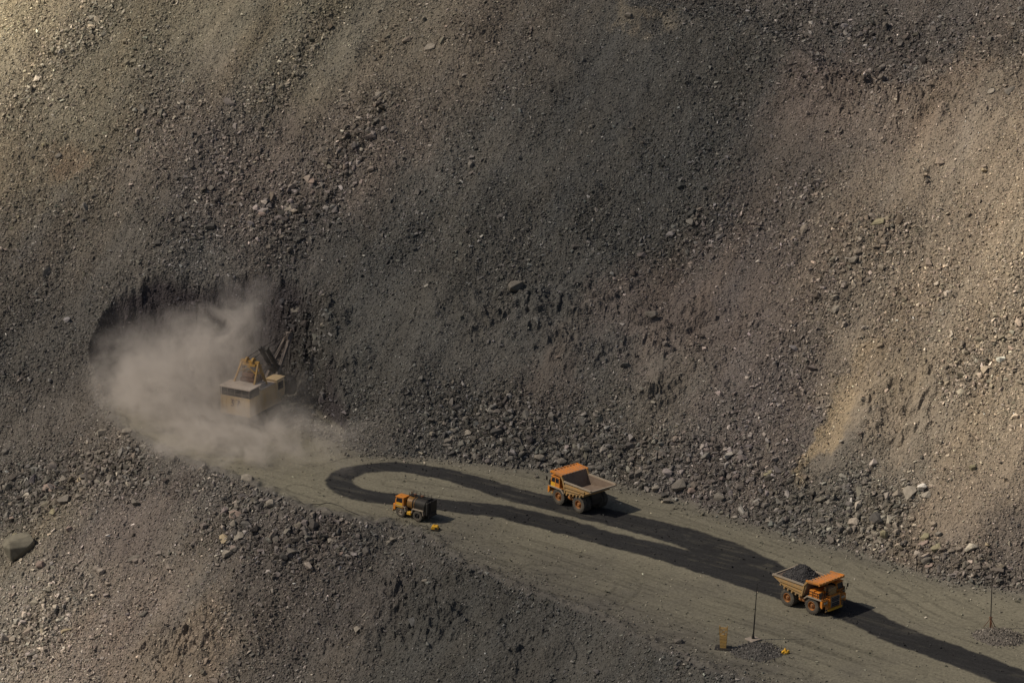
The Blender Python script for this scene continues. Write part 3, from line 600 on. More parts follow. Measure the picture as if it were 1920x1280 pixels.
NAMED = [
 (38, 1022, 56, 50, (.175, .162, .128), 0, 'huge flat-topped olive boulder lying on the bank low at the left edge'),
 (968, 533, 32, 28, G_, 0, 'big lone dark grey block halfway up the slope above the empty haul truck'),
 (1729, 916, 17, 18, WH, 0, 'bright white block, the whitest rock on the sunlit slope'),
 (1706, 921, 26, 24, PG, 1, 'pale grey slanting slab leaning right beside the bright white block'),
 (805, 86, 22, 13, PG, 1, 'pale flat slab high on the slope, upper of two pale slabs'),
 (710, 176, 17, 12, PG, 1, 'pale flat slab high on the slope, lower of two pale slabs'),
 (542, 389, 26, 14, PG, 1, 'broad grey slab in the cluster of slabs above the dust cloud'),
 (494, 399, 22, 13, PK, 1, 'pinkish slab in the cluster of slabs above the dust cloud'),
 (515, 447, 14, 12, G_, 0, 'grey block below the cluster of slabs above the dust cloud'),
 (543, 471, 11, 16, PG, 0, 'upright pale stone above the upper rim of the dug hollow'),
 (393, 425, 22, 16, DG, 0, 'dark angular boulder, larger of the dark pair above the hollow'),
 (345, 422, 17, 11, DG, 0, 'dark angular boulder, smaller of the dark pair above the hollow'),
 (295, 454, 15, 12, DG, 0, 'small black boulder alone just above the hollow rim'),
 (582, 341, 18, 12, PK, 1, 'tan slab lying alone in the middle of the upper left slope'),
 (1645, 416, 28, 11, OV, 0, 'long rounded olive boulder on the sunlit slope at right'),
 (1570, 580, 20, 13, PG, 0, 'pale angular stone above the middle of the right slope'),
 (1600, 490, 20, 16, PG, 0, 'rounded boulder under the long olive boulder on the right slope'),
 (1894, 168, 22, 14, G_, 1, 'tilted dark slab near the top right corner of the slope'),
 (1857, 171, 14, 9, PG, 1, 'small pale slab just left of the tilted dark slab top right'),
 (1846, 319, 11, 12, TN, 0, 'cream stone on the sunlit slope near the right edge'),
 (1177, 27, 15, 14, PG, 0, 'grey stone at the very top beside the sandy berm'),
 (1221, 596, 24, 16, G_, 0, 'grey boulder in the reddish broken ground of the middle slope'),
 (88, 271, 20, 9, OV, 1, 'long olive slab high on the left edge of the slope'),
 (110, 293, 14, 10, G_, 0, 'grey stone just under the long olive slab at left'),
 (1197, 886, 22, 19, G_, 0, 'square grey block at the slope foot right of the empty haul truck'),
 (1273, 912, 25, 22, G_, 0, 'largest block of the boulder cluster at the slope foot'),
 (1230, 917, 16, 14, PG, 0, 'pale block at the left end of the boulder cluster at the slope foot'),
 (1251, 938, 16, 11, G_, 0, 'lowest block of the boulder cluster, nearest to the haul road'),
 (1247, 925, 15, 13, DG, 0, 'dark block in the middle of the boulder cluster at the slope foot'),
 (1297, 922, 15, 13, PK, 0, 'brownish block at the right end of the boulder cluster'),
 (1350, 929, 22, 15, G_, 0, 'wide grey boulder at the slope foot right of the boulder cluster'),
 (1440, 889, 20, 11, OV, 1, 'olive slab among rubble above the slope foot'),
 (1497, 953, 16, 10, G_, 1, 'flat grey boulder at the slope foot above the loaded truck'),
 (1593, 993, 12, 18, PG, 0, 'upright pale boulder at the slope foot, right of its dark twin'),
 (1578, 995, 14, 17, DG, 0, 'upright dark boulder at the slope foot above the loaded truck'),
 (1657, 1005, 14, 20, OV, 0, 'olive rounded boulder standing in the right foot boulders'),
 (1667, 1024, 10, 12, PG, 0, 'pale wedge-shaped stone at the road edge in the right foot boulders'),
 (1643, 973, 28, 16, DG, 0, 'long dark boulder topping the right foot boulders'),
 (1695, 1022, 14, 9, DG, 0, 'small dark boulder at the lower edge of the right foot boulders'),
 (1735, 1006, 17, 12, OV, 0, 'olive flat-topped boulder near the right foot pile top'),
 (1759, 1000, 14, 12, PG, 0, 'pale block at the top right of the right foot pile'),
 (1755, 1029, 17, 15, OV, 0, 'olive block with a dark shadow at the right foot pile'),
 (1728, 1020, 22, 12, PK, 1, 'brown slab in the middle of the right foot pile'),
 (1736, 1051, 18, 15, G_, 0, 'grey block at the bottom of the right foot pile'),
 (1740, 1062, 15, 5, PK, 1, 'thin reddish slab lying at the road edge under the right foot pile'),
 (1852, 1021, 9, 11, TN, 0, 'small cream stone alone on the smooth slope above the guyed pole'),
 (1823, 875, 14, 12, OV, 0, 'pale rounded stone high on the sunlit right slope'),
 (877, 811, 13, 10, PG, 1, 'pale slab at the slope foot left of the empty truck'),
 (852, 805, 14, 7, PG, 1, 'low pale slab beside another at the slope foot left of the truck'),
 (850, 821, 13, 11, PG, 0, 'pale block of the front pair at the left slope foot'),
 (840, 828, 15, 12, G_, 0, 'grey block of the front pair at the left slope foot'),
 (931, 810, 24, 20, DG, 0, 'large dark boulder in the rubble above the empty truck'),
 (874, 786, 12, 14, G_, 0, 'upright grey boulder in the rubble left of the empty truck'),
 (980, 851, 15, 13, G_, 0, 'grey block at the slope foot behind the empty truck cab'),
 (1012, 859, 22, 18, PG, 0, 'big pale grey boulder at the slope foot behind the empty truck'),
 (1022, 869, 17, 9, G_, 0, 'low grey boulder just above the empty truck canopy'),
 (1054, 869, 18, 9, G_, 0, 'low flat boulder right above the empty truck canopy'),
 (1150, 870, 22, 9, PG, 1, 'flat pale slab at the slope foot behind the empty truck bed'),
 (1005, 892, 10, 8, PG, 0, 'small pale rock alone on the haul road beside the empty truck'),
 (191, 809, 20, 22, PG, 1, 'large pale slab upslope of the left boulder field'),
 (238, 808, 20, 15, PG, 0, 'pale grey block on the bank crest beside the dust'),
 (325, 861, 16, 19, G_, 0, 'upright grey block on the bank crest in front of the dust'),
 (462, 898, 22, 12, PG, 1, 'long pale slab on the bank crest at the road edge'),
 (92, 914, 26, 17, PK, 1, 'wide pinkish slab in the middle of the left boulder field'),
 (208, 897, 22, 17, G_, 0, 'big grey boulder at the right of the left boulder field'),
 (150, 899, 17, 13, TN, 1, 'tan slab in the middle of the left boulder field'),
 (120, 938, 22, 13, G_, 0, 'grey boulder at the lower edge of the left boulder field'),
 (98, 962, 13, 14, OV, 1, 'pointed olive slab below the left boulder field'),
 (24, 972, 16, 9, PK, 1, 'pink brick-like slab near the left edge above the huge boulder'),
 (28, 1001, 12, 11, OV, 0, 'small olive stone just above the huge flat boulder'),
 (130, 990, 12, 14, PK, 0, 'brown rounded stone right of the huge flat boulder'),
 (75, 1058, 17, 14, PK, 0, 'brown block just under the huge flat boulder'),
 (94, 1063, 12, 12, G_, 0, 'grey stone next to the brown block under the huge boulder'),
 (256, 939, 17, 16, G_, 0, 'grey boulder alone below the crest in the bank centre left'),
 (250, 1045, 26, 9, G_, 1, 'long flat grey slab lying low on the smooth bank'),
 (420, 1008, 16, 20, TN, 1, 'tan slab standing in the boulder cluster of the bank'),
 (447, 1005, 20, 15, PG, 1, 'pale split slab in the boulder cluster of the bank'),
 (438, 986, 13, 14, PG, 0, 'pale block at the top of the boulder cluster of the bank'),
 (441, 966, 24, 15, PK, 1, 'long brownish slab above the boulder cluster of the bank'),
 (436, 954, 15, 10, PG, 1, 'pale flat slab topping the long brownish slab on the bank'),
 (427, 1038, 20, 17, PG, 0, 'large pale block at the bottom of the boulder cluster of the bank'),
 (440, 1031, 16, 14, G_, 0, 'grey block right of the large pale block on the bank'),
 (457, 1019, 14, 12, DG, 0, 'dark block at the right of the boulder cluster of the bank'),
 (508, 944, 20, 17, PG, 0, 'pale pyramid-shaped boulder near the bank crest'),
 (489, 950, 15, 15, DG, 0, 'dark boulder left of the pale pyramid-shaped boulder'),
 (613, 961, 20, 14, G_, 0, 'rounded grey boulder sitting on the road edge left of the water truck'),
 (586, 978, 12, 18, DG, 1, 'dark slab leaning just below the road edge'),
 (550, 1033, 22, 15, G_, 0, 'big grey boulder with deep shadow halfway down the bank'),
 (533, 1047, 16, 16, DG, 0, 'dark brown boulder left under the big shadowed boulder'),
 (600, 1056, 22, 13, G_, 1, 'large dusty slab half buried in the bank'),
 (640, 1037, 10, 9, PK, 0, 'small pinkish block on the bank below the water truck'),
 (738, 1009, 13, 12, PG, 0, 'pale cube-like stone of the trio below the water truck'),
 (753, 1008, 8, 8, PG, 0, 'smallest stone of the trio below the water truck'),
 (729, 1018, 9, 10, PG, 0, 'lowest stone of the trio below the water truck'),
 (797, 1092, 12, 15, PG, 0, 'lone pale block on the dark bank below the yellow box'),
 (620, 1015, 12, 8, PG, 1, 'thin pale slab on the bank left of the stone trio'),
 (625, 1109, 10, 9, G_, 0, 'lone grey stone in the middle of the lower bank'),
 (670, 1184, 13, 11, PG, 1, 'pale slab near the bottom edge of the bank'),
 (682, 1154, 12, 8, PG, 1, 'thin tilted pale slab low on the bank'),
 (1272, 1200, 15, 9, G_, 0, 'grey boulder at the road edge left of the tan stand'),
 (125, 1184, 22, 11, TN, 1, 'long tan slab on the bright lower left bank'),
 (268, 1150, 18, 10, G_, 1, 'grey slab in the stony strip of the lower bank'),
 (1352, 866, 6, 5, WH, 0, 'tiny white stone in the rubble above the road'),
 (552, 581, 22, 9, G_, 1, 'wide flat block on the edge of the dug face right of the dust'),
 (604, 620, 11, 9, PG, 0, 'pale block on the dug face right of the shovel boom'),
]
pts_named = at_many([(a[0], a[1] + a[3] * .35) for a in NAMED])
for i, (a, p) in enumerate(zip(NAMED, pts_named)):
    put_boulder(p, a[2], a[3], a[4], a[5], a[6], None, i)
FIELDS = [  # group, label, category words, list of (px, py, rx, ry), how many, size range in px
 ('grey boulders of the left boulder field', 'plain grey boulder packed in the left boulder field on the bank', [(110, 915, 95, 50), (180, 880, 60, 35), (60, 950, 50, 30)], 36, 8, 15),
 ('grey boulders along the foot of the slope', 'plain grey boulder in the rubble along the foot of the slope behind the road', [(880, 800, 45, 30), (1000, 855, 60, 14), (1160, 880, 60, 16), (1320, 915, 60, 18), (1470, 950, 60, 20)], 46, 7, 14),
 ('boulders of the right foot pile', 'plain boulder in the pile at the foot of the sunlit right slope', [(1735, 1025, 40, 32), (1650, 1005, 60, 22), (1850, 1065, 50, 18)], 26, 8, 14),
 ('boulders around the bank cluster', 'plain grey boulder around the boulder cluster on the bank', [(430, 1010, 35, 40), (520, 1010, 60, 40), (600, 1030, 70, 30), (480, 935, 60, 25)], 28, 7, 14),
 ('boulders of the lower left bank', 'plain pale boulder on the bright lower left bank', [(60, 1200, 70, 70), (170, 1140, 60, 60), (260, 1060, 60, 50)], 14, 8, 16),
 ('boulders of the upper left slope', 'plain grey boulder in the stony drift of the upper slope', [(650, 290, 60, 50), (560, 380, 60, 40), (520, 420, 60, 30), (700, 230, 30, 60), (200, 120, 70, 60)], 21, 7, 13),
 ('boulders of the sunlit right slope', 'plain pale boulder scattered on the sunlit right slope', [(1620, 480, 80, 80), (1800, 420, 90, 120), (1700, 620, 100, 80), (1850, 700, 60, 80)], 14, 7, 13),
 ('boulders of the broken middle slope', 'plain dark boulder in the broken ground of the middle slope', [(1250, 620, 90, 60), (1000, 600, 90, 50), (1650, 170, 90, 30), (1400, 740, 80, 50)], 10, 7, 13),
]
for gi, (grp, lab, zs, cnt, a0, a1) in enumerate(FIELDS):
    r = random.Random(900 + gi); px = []
    while len(px) < cnt:
        z_ = zs[r.randrange(len(zs))]; q = (z_[0] + z_[2] * r.gauss(0, .55), z_[1] + z_[3] * r.gauss(0, .55))
        if 4 < q[0] < 1915 and 4 < q[1] < 1275 and all(abs(q[0] - k[0]) > 7 or abs(q[1] - k[1]) > 6 for k in px) and all(abs(q[0] - k[0]) > k[2] * .6 or abs(q[1] - k[1]) > k[3] * .7 for k in NAMED): px.append(q)
    pw = at_many(px)
    for i, p in enumerate(pw):
        if float(samp(BENCH, p[:1], p[1:2])[0]) > .3: continue
        base = samp(CC, p[:1], p[1:2])[0] * r.uniform(1.2, 1.75); sz = (a0 + (a1 - a0) * r.random() ** 1.6) * 1.15
        put_boulder(p, sz, sz * r.uniform(.6, .95), tuple(base), r.random() < .25, lab, grp, gi * 100 + i + 500)

# ------------------------------------------------------------------ mesh builder for machines
class MB:
    def __init__(s): s.V = []; s.F = []; s.M = []; s.mi = 0
    def add(s, v, f):
        o = len(s.V); s.V += [tuple(map(float, q)) for q in v]; s.F += [tuple(i + o for i in g) for g in f]; s.M += [s.mi] * len(f); return s
    def mat(s, i): s.mi = i; return s
    def box(s, x0, x1, y0, y1, z0, z1):
        v = [(x, y, z) for x in (x0, x1) for y in (y0, y1) for z in (z0, z1)]
        return s.add(v, [(0, 1, 3, 2), (4, 6, 7, 5), (0, 4, 5, 1), (2, 3, 7, 6), (0, 2, 6, 4), (1, 5, 7, 3)])
    def prism(s, poly, y0, y1):            # poly in x, z
        n = len(poly); v = [(x, y0, z) for x, z in poly] + [(x, y1, z) for x, z in poly]
        return s.add(v, [tuple(range(n)), tuple(range(2 * n - 1, n - 1, -1))] + [(i, i + n, (i + 1) % n + n, (i + 1) % n) for i in range(n)])
    def prismx(s, poly, x0, x1):           # poly in y, z
        n = len(poly); v = [(x0, y, z) for y, z in poly] + [(x1, y, z) for y, z in poly]
        return s.add(v, [tuple(range(n)), tuple(range(2 * n - 1, n - 1, -1))] + [(i, (i + 1) % n, (i + 1) % n + n, i + n) for i in range(n)])
    def bar(s, p, q, w, h=None):
        p = Vector(p); q = Vector(q); d = (q - p).normalized(); h = h or w
        u = d.cross(Vector((0, 0, 1))); u = Vector((1, 0, 0)) if u.length < 1e-3 else u.normalized(); t = u.cross(d)
        v = [c + u * a * w / 2 + t * b * h / 2 for c in (p, q) for a, b in ((-1, -1), (1, -1), (1, 1), (-1, 1))]
        return s.add(v, [(0, 1, 2, 3), (7, 6, 5, 4), (0, 4, 5, 1), (1, 5, 6, 2), (2, 6, 7, 3), (3, 7, 4, 0)])
    def lathe(s, prof, p, axis, n=28, caps=True):     # prof: (distance along axis, radius)
        a = Vector(axis).normalized(); u = a.orthogonal().normalized(); t = a.cross(u); v = []
        for d, r in prof:
            for k in range(n):
                g = 2 * math.pi * k / n; v.append(Vector(p) + a * d + (u * math.cos(g) + t * math.sin(g)) * r)
        f = [(i * n + k, i * n + (k + 1) % n, (i + 1) * n + (k + 1) % n, (i + 1) * n + k) for i in range(len(prof) - 1) for k in range(n)]
        f += [tuple(range(n - 1, -1, -1)), tuple((len(prof) - 1) * n + k for k in range(n))] if caps else []
        return s.add(v, f)
    def tube(s, p, q, r, n=10):
        d = Vector(q) - Vector(p); return s.lathe([(0, r), (d.length, r)], p, d, n)
    def build(s, name, mats, parent=None, bevel=0.0, smooth=False, origin=None):
        me = bpy.data.meshes.new(name)
        og = Vector(origin) if origin else Vector((0, 0, 0))
        me.from_pydata([tuple(Vector(v) - og) for v in s.V], [], s.F)
        mats = mats if isinstance(mats, (list, tuple)) else [mats]
        for m in mats: me.materials.append(m)
        me.polygons.foreach_set('material_index', s.M)
        bm = bmesh.new(); bm.from_mesh(me); bmesh.ops.recalc_face_normals(bm, faces=bm.faces)
        if bevel: bmesh.ops.bevel(bm, geom=list(bm.edges), offset=bevel, segments=1, affect='EDGES', clamp_overlap=True)
        bm.to_mesh(me); bm.free()
        if smooth:
            me.shade_smooth(); me.set_sharp_from_angle(angle=R(35))
        o = bpy.data.objects.new(name, me); col.objects.link(o); o.parent = parent; o.location = og
        return o
def place(root, local_xy, px, py, yaw):
    """set the thing on the ground so that the local point (x, y, 0) touches the ground seen at px, py"""
    P = at(px, py); c, s_ = math.cos(yaw), math.sin(yaw)
    n = Vector((-TILT, 0, 1)).normalized()
    q = Vector((0, 0, 1)).rotation_difference(n) @ Euler((0, 0, yaw)).to_quaternion()
    root.rotation_mode = 'QUATERNION'; root.rotation_quaternion = q
    base = Vector((P[0], P[1], TILT * P[0])) + Vector((0, 0, .06))
    root.location = base - q @ Vector((local_xy[0], local_xy[1], 0))
def wheel(root, x, y, r, wd, out, mrim=HUB, dual=False):
    """a wheel empty with tyre and rim; out = +1/-1, the side that faces outwards"""
    wmt = empty('wheel', (x, y, r), 0, root); h = wd / 2
    t = MB(); t.lathe([(-h * .86, r * .52), (-h, r * .62), (-h * .98, r * .84), (-h * .78, r * .975), (-h * .4, r), (h * .4, r), (h * .78, r * .975), (h * .98, r * .84), (h, r * .62), (h * .86, r * .52), (-h * .86, r * .52)], (0, 0, 0), (0, 1, 0), 40, caps=False)
    for k in range(22):      # tread lugs
        g = 2 * math.pi * k / 22
        for sg in (-1, 1):
            g2 = g + (.07 if sg > 0 else 0) ; c, s_ = math.cos(g2), math.sin(g2); c2, s2 = math.cos(g2 + .13), math.sin(g2 + .13); ro = r * 1.018; ri = r * .95
            y0, y1 = (sg * h * .1, sg * h * .9)
            v = [(ri * c, y0, ri * s_), (ri * c2, y0, ri * s2), (ro * c2, y0, ro * s2), (ro * c, y0, ro * s_), (ri * c, y1, ri * s_), (ri * c2, y1, ri * s2), (ro * c2, y1, ro * s2), (ro * c, y1, ro * s_)]
            t.add(v, [(0, 1, 2, 3), (7, 6, 5, 4), (0, 4, 5, 1), (1, 5, 6, 2), (2, 6, 7, 3), (3, 7, 4, 0)])
    t.build('tyre', RUBBER, wmt, smooth=True)
    m = MB(); o = out
    m.lathe([(o * -h * .7, r * .53), (o * h * .90, r * .54), (o * h * .96, r * .50), (o * h * .72, r * .45), (o * h * .15, r * .42), (o * h * .12, r * .27), (o * h * .62, r * .24), (o * h * .70, r * .17), (o * h * .95, r * .14), (o * h * 1.0, r * .02)], (0, 0, 0), (0, 1, 0), 30)
    for k in range(10):
        g = 2 * math.pi * k / 10; m.tube((r * .34 * math.cos(g), o * h * .2, r * .34 * math.sin(g)), (r * .34 * math.cos(g), o * h * .42, r * .34 * math.sin(g)), r * .025, 6)
    m.build('rim', mrim, wmt, smooth=True)
    return wmt

def haul_truck(label):
    T = empty('haul_truck'); tag(T, label, 'haul truck', 'rigid haul trucks on the haul road')
    # ---- body (tipping bed)
    b = MB(); ys = 3.1
    floor = [(1.05, 3.05), (-3.3, 3.62), (-5.75, 4.75), (-5.85, 4.55), (-3.35, 3.36), (0.6, 2.72)]
    b.mat(1); b.prism(floor, -2.95, 2.95)
    b.prism([(0.62, 2.74), (1.02, 3.02), (1.98, 5.78), (1.68, 5.80)], -3.05, 3.05)
    b.mat(0)
    side = [(0.55, 2.76), (1.0, 3.05), (1.75, 5.60), (1.62, 5.82), (0.95, 4.86), (-5.35, 4.90), (-5.95, 4.95), (-5.9, 4.6), (-3.4, 3.42)]
    for sg in (1, -1):
        y0, y1 = sg * 2.97, sg * 3.12
        b.prism(side, min(y0, y1), max(y0, y1))
        b.mat(1); b.prism([(0.7, 2.9), (1.1, 3.1), (1.75, 5.5), (0.98, 4.74), (-5.7, 4.78), (-3.4, 3.5)], min(sg * 2.90, sg * 2.968), max(sg * 2.90, sg * 2.968)); b.mat(0)
        # top rail, mid beam, gussets
        yo0, yo1 = sg * 2.96, sg * 3.30
        b.mat(2); b.prism([(1.0, 4.76), (-5.8, 4.80), (-5.9, 5.02), (1.05, 4.98)], min(yo0, yo1), max(yo0, yo1)); b.mat(0)
        b.prism([(0.78, 3.95), (-4.3, 4.12), (-4.35, 4.40), (0.86, 4.30)], min(sg * 3.12, sg * 3.30), max(sg * 3.12, sg * 3.30))
        b.prism([(0.68, 3.3), (-3.0, 3.62), (-3.2, 3.78), (0.74, 3.52)], min(sg * 3.12, sg * 3.26), max(sg * 3.12, sg * 3.26))
        b.prism([(1.0, 4.95), (1.1, 4.7), (1.95, 5.7), (1.62, 5.9)], min(sg * 3.12, sg * 3.32), max(sg * 3.12, sg * 3.32))
        b.prism([(0.5, 2.74), (0.78, 2.9), (1.2, 4.7), (0.95, 4.76)], min(sg * 3.12, sg * 3.30), max(sg * 3.12, sg * 3.30))
    for k in range(6):       # transverse floor beams
        x = .2 - k * .85; z = 2.72 + (0.6 - x) * .162 if x > -3.3 else 3.36 + (-3.35 - x) * .476
        b.box(x - .13, x + .13, -3.28, 3.28, z - .28, z + .02)
    b.mat(2); b.box(-6.0, -5.72, -3.2, 3.2, 4.62, 4.86)
    body = b.build('dump_body', [BEDPAINT, BEDIN, BEDLIP], T)
    c = MB(); c.prism([(1.62, 5.68), (4.35, 5.86), (4.42, 5.70), (1.75, 5.50)], -3.25, 3.25)
    c.prism([(4.30, 5.62), (4.50, 5.62), (4.52, 6.02), (4.34, 6.04)], -3.3, 3.3)
    for sg in (1, -1): c.prism([(1.5, 5.70), (4.45, 5.86), (4.45, 6.08), (1.5, 5.95)], min(sg * 3.05, sg * 3.34), max(sg * 3.05, sg * 3.34))
    c.mat(1)
    for k in range(8):
        y = -2.66 + k * .76; c.prism([(1.7, 5.70), (4.60, 5.86), (4.66, 6.05), (1.72, 5.88)], y - .07, y + .07)
    cp = c.build('canopy', [CANOPY, CANRIB], body); cp['label'] = 'orange ribbed canopy over the cab'
    # ---- chassis
    f = MB()
    for sg in (1, -1):
        f.box(-4.3, 4.7, sg * .95 - .22, sg * .95 + .22, 1.55, 2.35)
        f.tube((-.2, sg * .75, 1.7), (1.2, sg * .75, 3.0), .17, 12)
        f.tube((2.65, sg * 1.55, 1.4), (2.6, sg * 1.45, 3.0), .2, 12)
    f.box(-3.3, -2.0, -1.0, 1.0, 1.0, 2.2); f.lathe([(0, .55), (1.9, .55)], (-2.65, -.95, 1.5), (0, 1, 0), 18)
    f.lathe([(0, .28), (4.2, .28)], (2.65, -2.1, 1.45), (0, 1, 0), 14); f.box(-4.5, -4.2, -1.2, 1.2, 1.5, 2.4)
    f.box(1.5, 4.6, -1.0, 1.0, 1.2, 2.9)
    f.prism([(-4.4, 2.3), (-4.0, 3.4), (-3.6, 3.4), (-3.4, 2.3)], -1.1, 1.1)
    f.build('chassis', BLACKM, T)
    for sg in (1, -1):
        g = MB(); g.lathe([(0, .05), (.05, .42), (1.35, .42), (1.4, .05)], (.05 - .7, sg * 1.95, 1.75), (1, 0, 0), 20); g.build('fuel_tank' if sg > 0 else 'hydraulic_tank', HUB, T, smooth=True)
    # ---- deck, fenders, front
    d = MB(); d.box(1.75, 4.95, -3.15, 3.15, 3.02, 3.16); d.mat(1)
    for sg in (1, -1):
        a, b_ = sorted((sg * 2.98, sg * 3.17))
        d.prism([(1.0, 2.5), (1.25, 2.5), (1.85, 2.98), (4.9, 3.0), (4.9, 3.2), (1.75, 3.22)], a, b_)
    dk = d.build('deck', [ORANGE, BEDLIP], T)
    for sg in (1, -1):
        p = MB()
        a, b_ = sorted((sg * 1.35, sg * 3.15)); p.box(4.72, 5.15, a, b_, 2.0, 3.02)
        a, b_ = sorted((sg * 1.35, sg * 1.75)); p.box(4.7, 5.3, a, b_, 1.2, 2.0)
        a, b_ = sorted((sg * 2.85, sg * 3.15)); p.prism([(4.72, 2.0), (5.15, 2.0), (5.15, 1.75), (4.95, 1.75)], a, b_)
        p.build('front_panel', ORANGE, T)
    h = MB(); h.box(4.6, 5.35, -1.3, 1.3, 1.35, 3.55); h.box(2.2, 4.6, -1.0, 1.0, 3.16, 4.05); h.box(4.55, 5.42, -1.36, -1.16, 1.3, 3.6); h.box(4.55, 5.42, 1.16, 1.36, 1.3, 3.6)
    h.build('radiator_housing', ORANGE, T, bevel=.03)
    g = MB(); g.box(5.36, 5.43, -1.1, 1.1, 1.5, 3.35); g.build('grille', GRILLE, T)
    g = MB(); g.box(5.43, 5.47, -1.1, 1.1, 2.36, 2.46); g.box(5.43, 5.47, -1.12, -1.04, 1.5, 3.35); g.box(5.43, 5.47, 1.04, 1.12, 1.5, 3.35); g.box(5.43, 5.47, -1.1, 1.1, 3.3, 3.4)
    for k in range(5): g.box(5.43, 5.45, -1.1, 1.1, 1.65 + k * .34, 1.68 + k * .34)
    g.build('grille_frame', BEDLIP, T)
    bp = MB(); bp.box(5.1, 5.62, -1.75, 1.75, 1.02, 1.32); bp.build('bumper', YELLOW, T, bevel=.04)
    for sg in (1, -1):
        for zz in (2.3, 2.3):
            pass
        for yy in (2.05, 2.55):
            l = MB(); l.lathe([(0, .2), (.09, .2), (.1, .15)], (5.15, sg * yy, 2.55), (1, 0, 0), 14); l.build('headlight', LAMP, T, smooth=True)
    # ---- cab on the driver's side
    cb = MB(); cb.prism([(2.3, 3.16), (4.55, 3.16), (4.72, 3.95), (4.35, 5.05), (2.3, 5.05)], 1.35, 3.0)
    cb.prism([(2.15, 5.05), (4.6, 5.05), (4.6, 5.17), (2.15, 5.17)], 1.25, 3.08)
    cab = cb.build('cab', ORANGE, T, bevel=.03)
    wn = MB(); wn.prism([(4.735, 3.97), (4.41, 4.93), (4.39, 4.93), (4.70, 3.97)], 1.5, 2.88); wn.build('windscreen', GLASS, cab)
    wn = MB(); wn.prism([(3.5, 4.0), (4.45, 4.0), (4.2, 4.85), (3.5, 4.85)], 3.0, 3.02); wn.build('side_window', GLASS, cab)
    wn = MB(); wn.prism([(2.5, 4.0), (3.3, 4.0), (3.3, 4.85), (2.5, 4.85)], 3.0, 3.02); wn.build('side_window', GLASS, cab)
    wn = MB(); wn.prism([(2.6, 4.0), (4.3, 4.0), (4.1, 4.85), (2.6, 4.85)], 1.33, 1.35); wn.build('side_window', GLASS, cab)
    dr = MB(); dr.box(3.42, 4.5, 3.0, 3.035, 3.2, 3.92); dr.build('cab_door', YELLOW, cab)
    ac = MB(); ac.box(3.6, 4.95, -.95, .8, 3.55, 4.75); ac.box(4.95, 5.0, -.8, .6, 3.75, 4.6); ac.build('air_cleaner', [BEDPAINT], T, bevel=.05)
    cbx = MB(); cbx.box(2.15, 3.1, -3.0, -1.5, 3.16, 4.35); cbx.box(3.2, 4.15, -2.95, -1.6, 3.16, 4.2); cbx.box(2.13, 4.2, -3.02, -2.98, 3.75, 3.82)
    for k in range(5): cbx.box(2.25 + k * .4, 2.31 + k * .4, -3.05, -2.98, 3.25, 4.15)
    cbx.build('electrical_cabinet', ORANGE, T, bevel=.03)
    ex = MB(); ex.tube((4.45, -2.9, 3.1), (4.45, -2.9, 4.3), .13); ex.tube((4.45, -1.2, 3.1), (4.45, -1.2, 4.9), .12); ex.build('exhaust_pipe', BLACKM, T)
    # ---- rails, ladders, mirrors
    rl = MB()
    for (a, b_) in (((4.9, -3.05), (4.9, -1.5)), ((4.9, 1.5), (4.9, 3.05)), ((1.9, -3.08), (4.9, -3.05)), ((4.9, 3.05), (4.6, 3.08)), ((4.9, -1.5), (4.9, 1.5))):
        for zz in (3.65, 4.15): rl.bar((*a, zz), (*b_, zz), .05)
        for q in range(4):
            t_ = q / 3; x = a[0] + (b_[0] - a[0]) * t_; y = a[1] + (b_[1] - a[1]) * t_; rl.bar((x, y, 3.1), (x, y, 4.17), .05)
    rl.build('railing', BLACKM, T)
    for sg in (1, -1):
        ld = MB()
        for yy in (1.85, 2.3): ld.bar((5.25, sg * yy, .9), (5.2, sg * yy, 3.1), .06)
        for k in range(6): ld.bar((5.24, sg * 1.85, 1.0 + k * .36), (5.24, sg * 2.3, 1.0 + k * .36), .05)
        ld.build('ladder', BEDPAINT, T)
        mr = MB(); mr.bar((4.95, sg * 3.1, 3.2), (5.2, sg * 3.42, 4.6), .05); mr.box(5.16, 5.24, min(sg * 3.25, sg * 3.6), max(sg * 3.25, sg * 3.6), 4.1, 4.75); mr.build('mirror', BLACKM, T)
    for sg in (1, -1):
        wheel(T, 2.65, sg * 2.42, 1.5, .98, sg)
        wheel(T, -2.65, sg * 2.56, 1.5, .98, sg); wheel(T, -2.65, sg * 1.5, 1.5, .98, sg)
    return T
t1 = haul_truck('empty orange haul truck driving away up the road with bare brown bed')
place(t1, (2.65, 2.9), 1046, 945.5, R(133))
def copy_tree(o, parent=None):
    c = o.copy(); col.objects.link(c); c.parent = parent
    for ch in list(o.children): copy_tree(ch, c)
    return c
t2 = copy_tree(t1); t2['label'] = 'loaded orange haul truck coming down the road heaped with dark rock'
place(t2, (2.65, -2.9), 1520.5, 1151.5, R(-43.5))

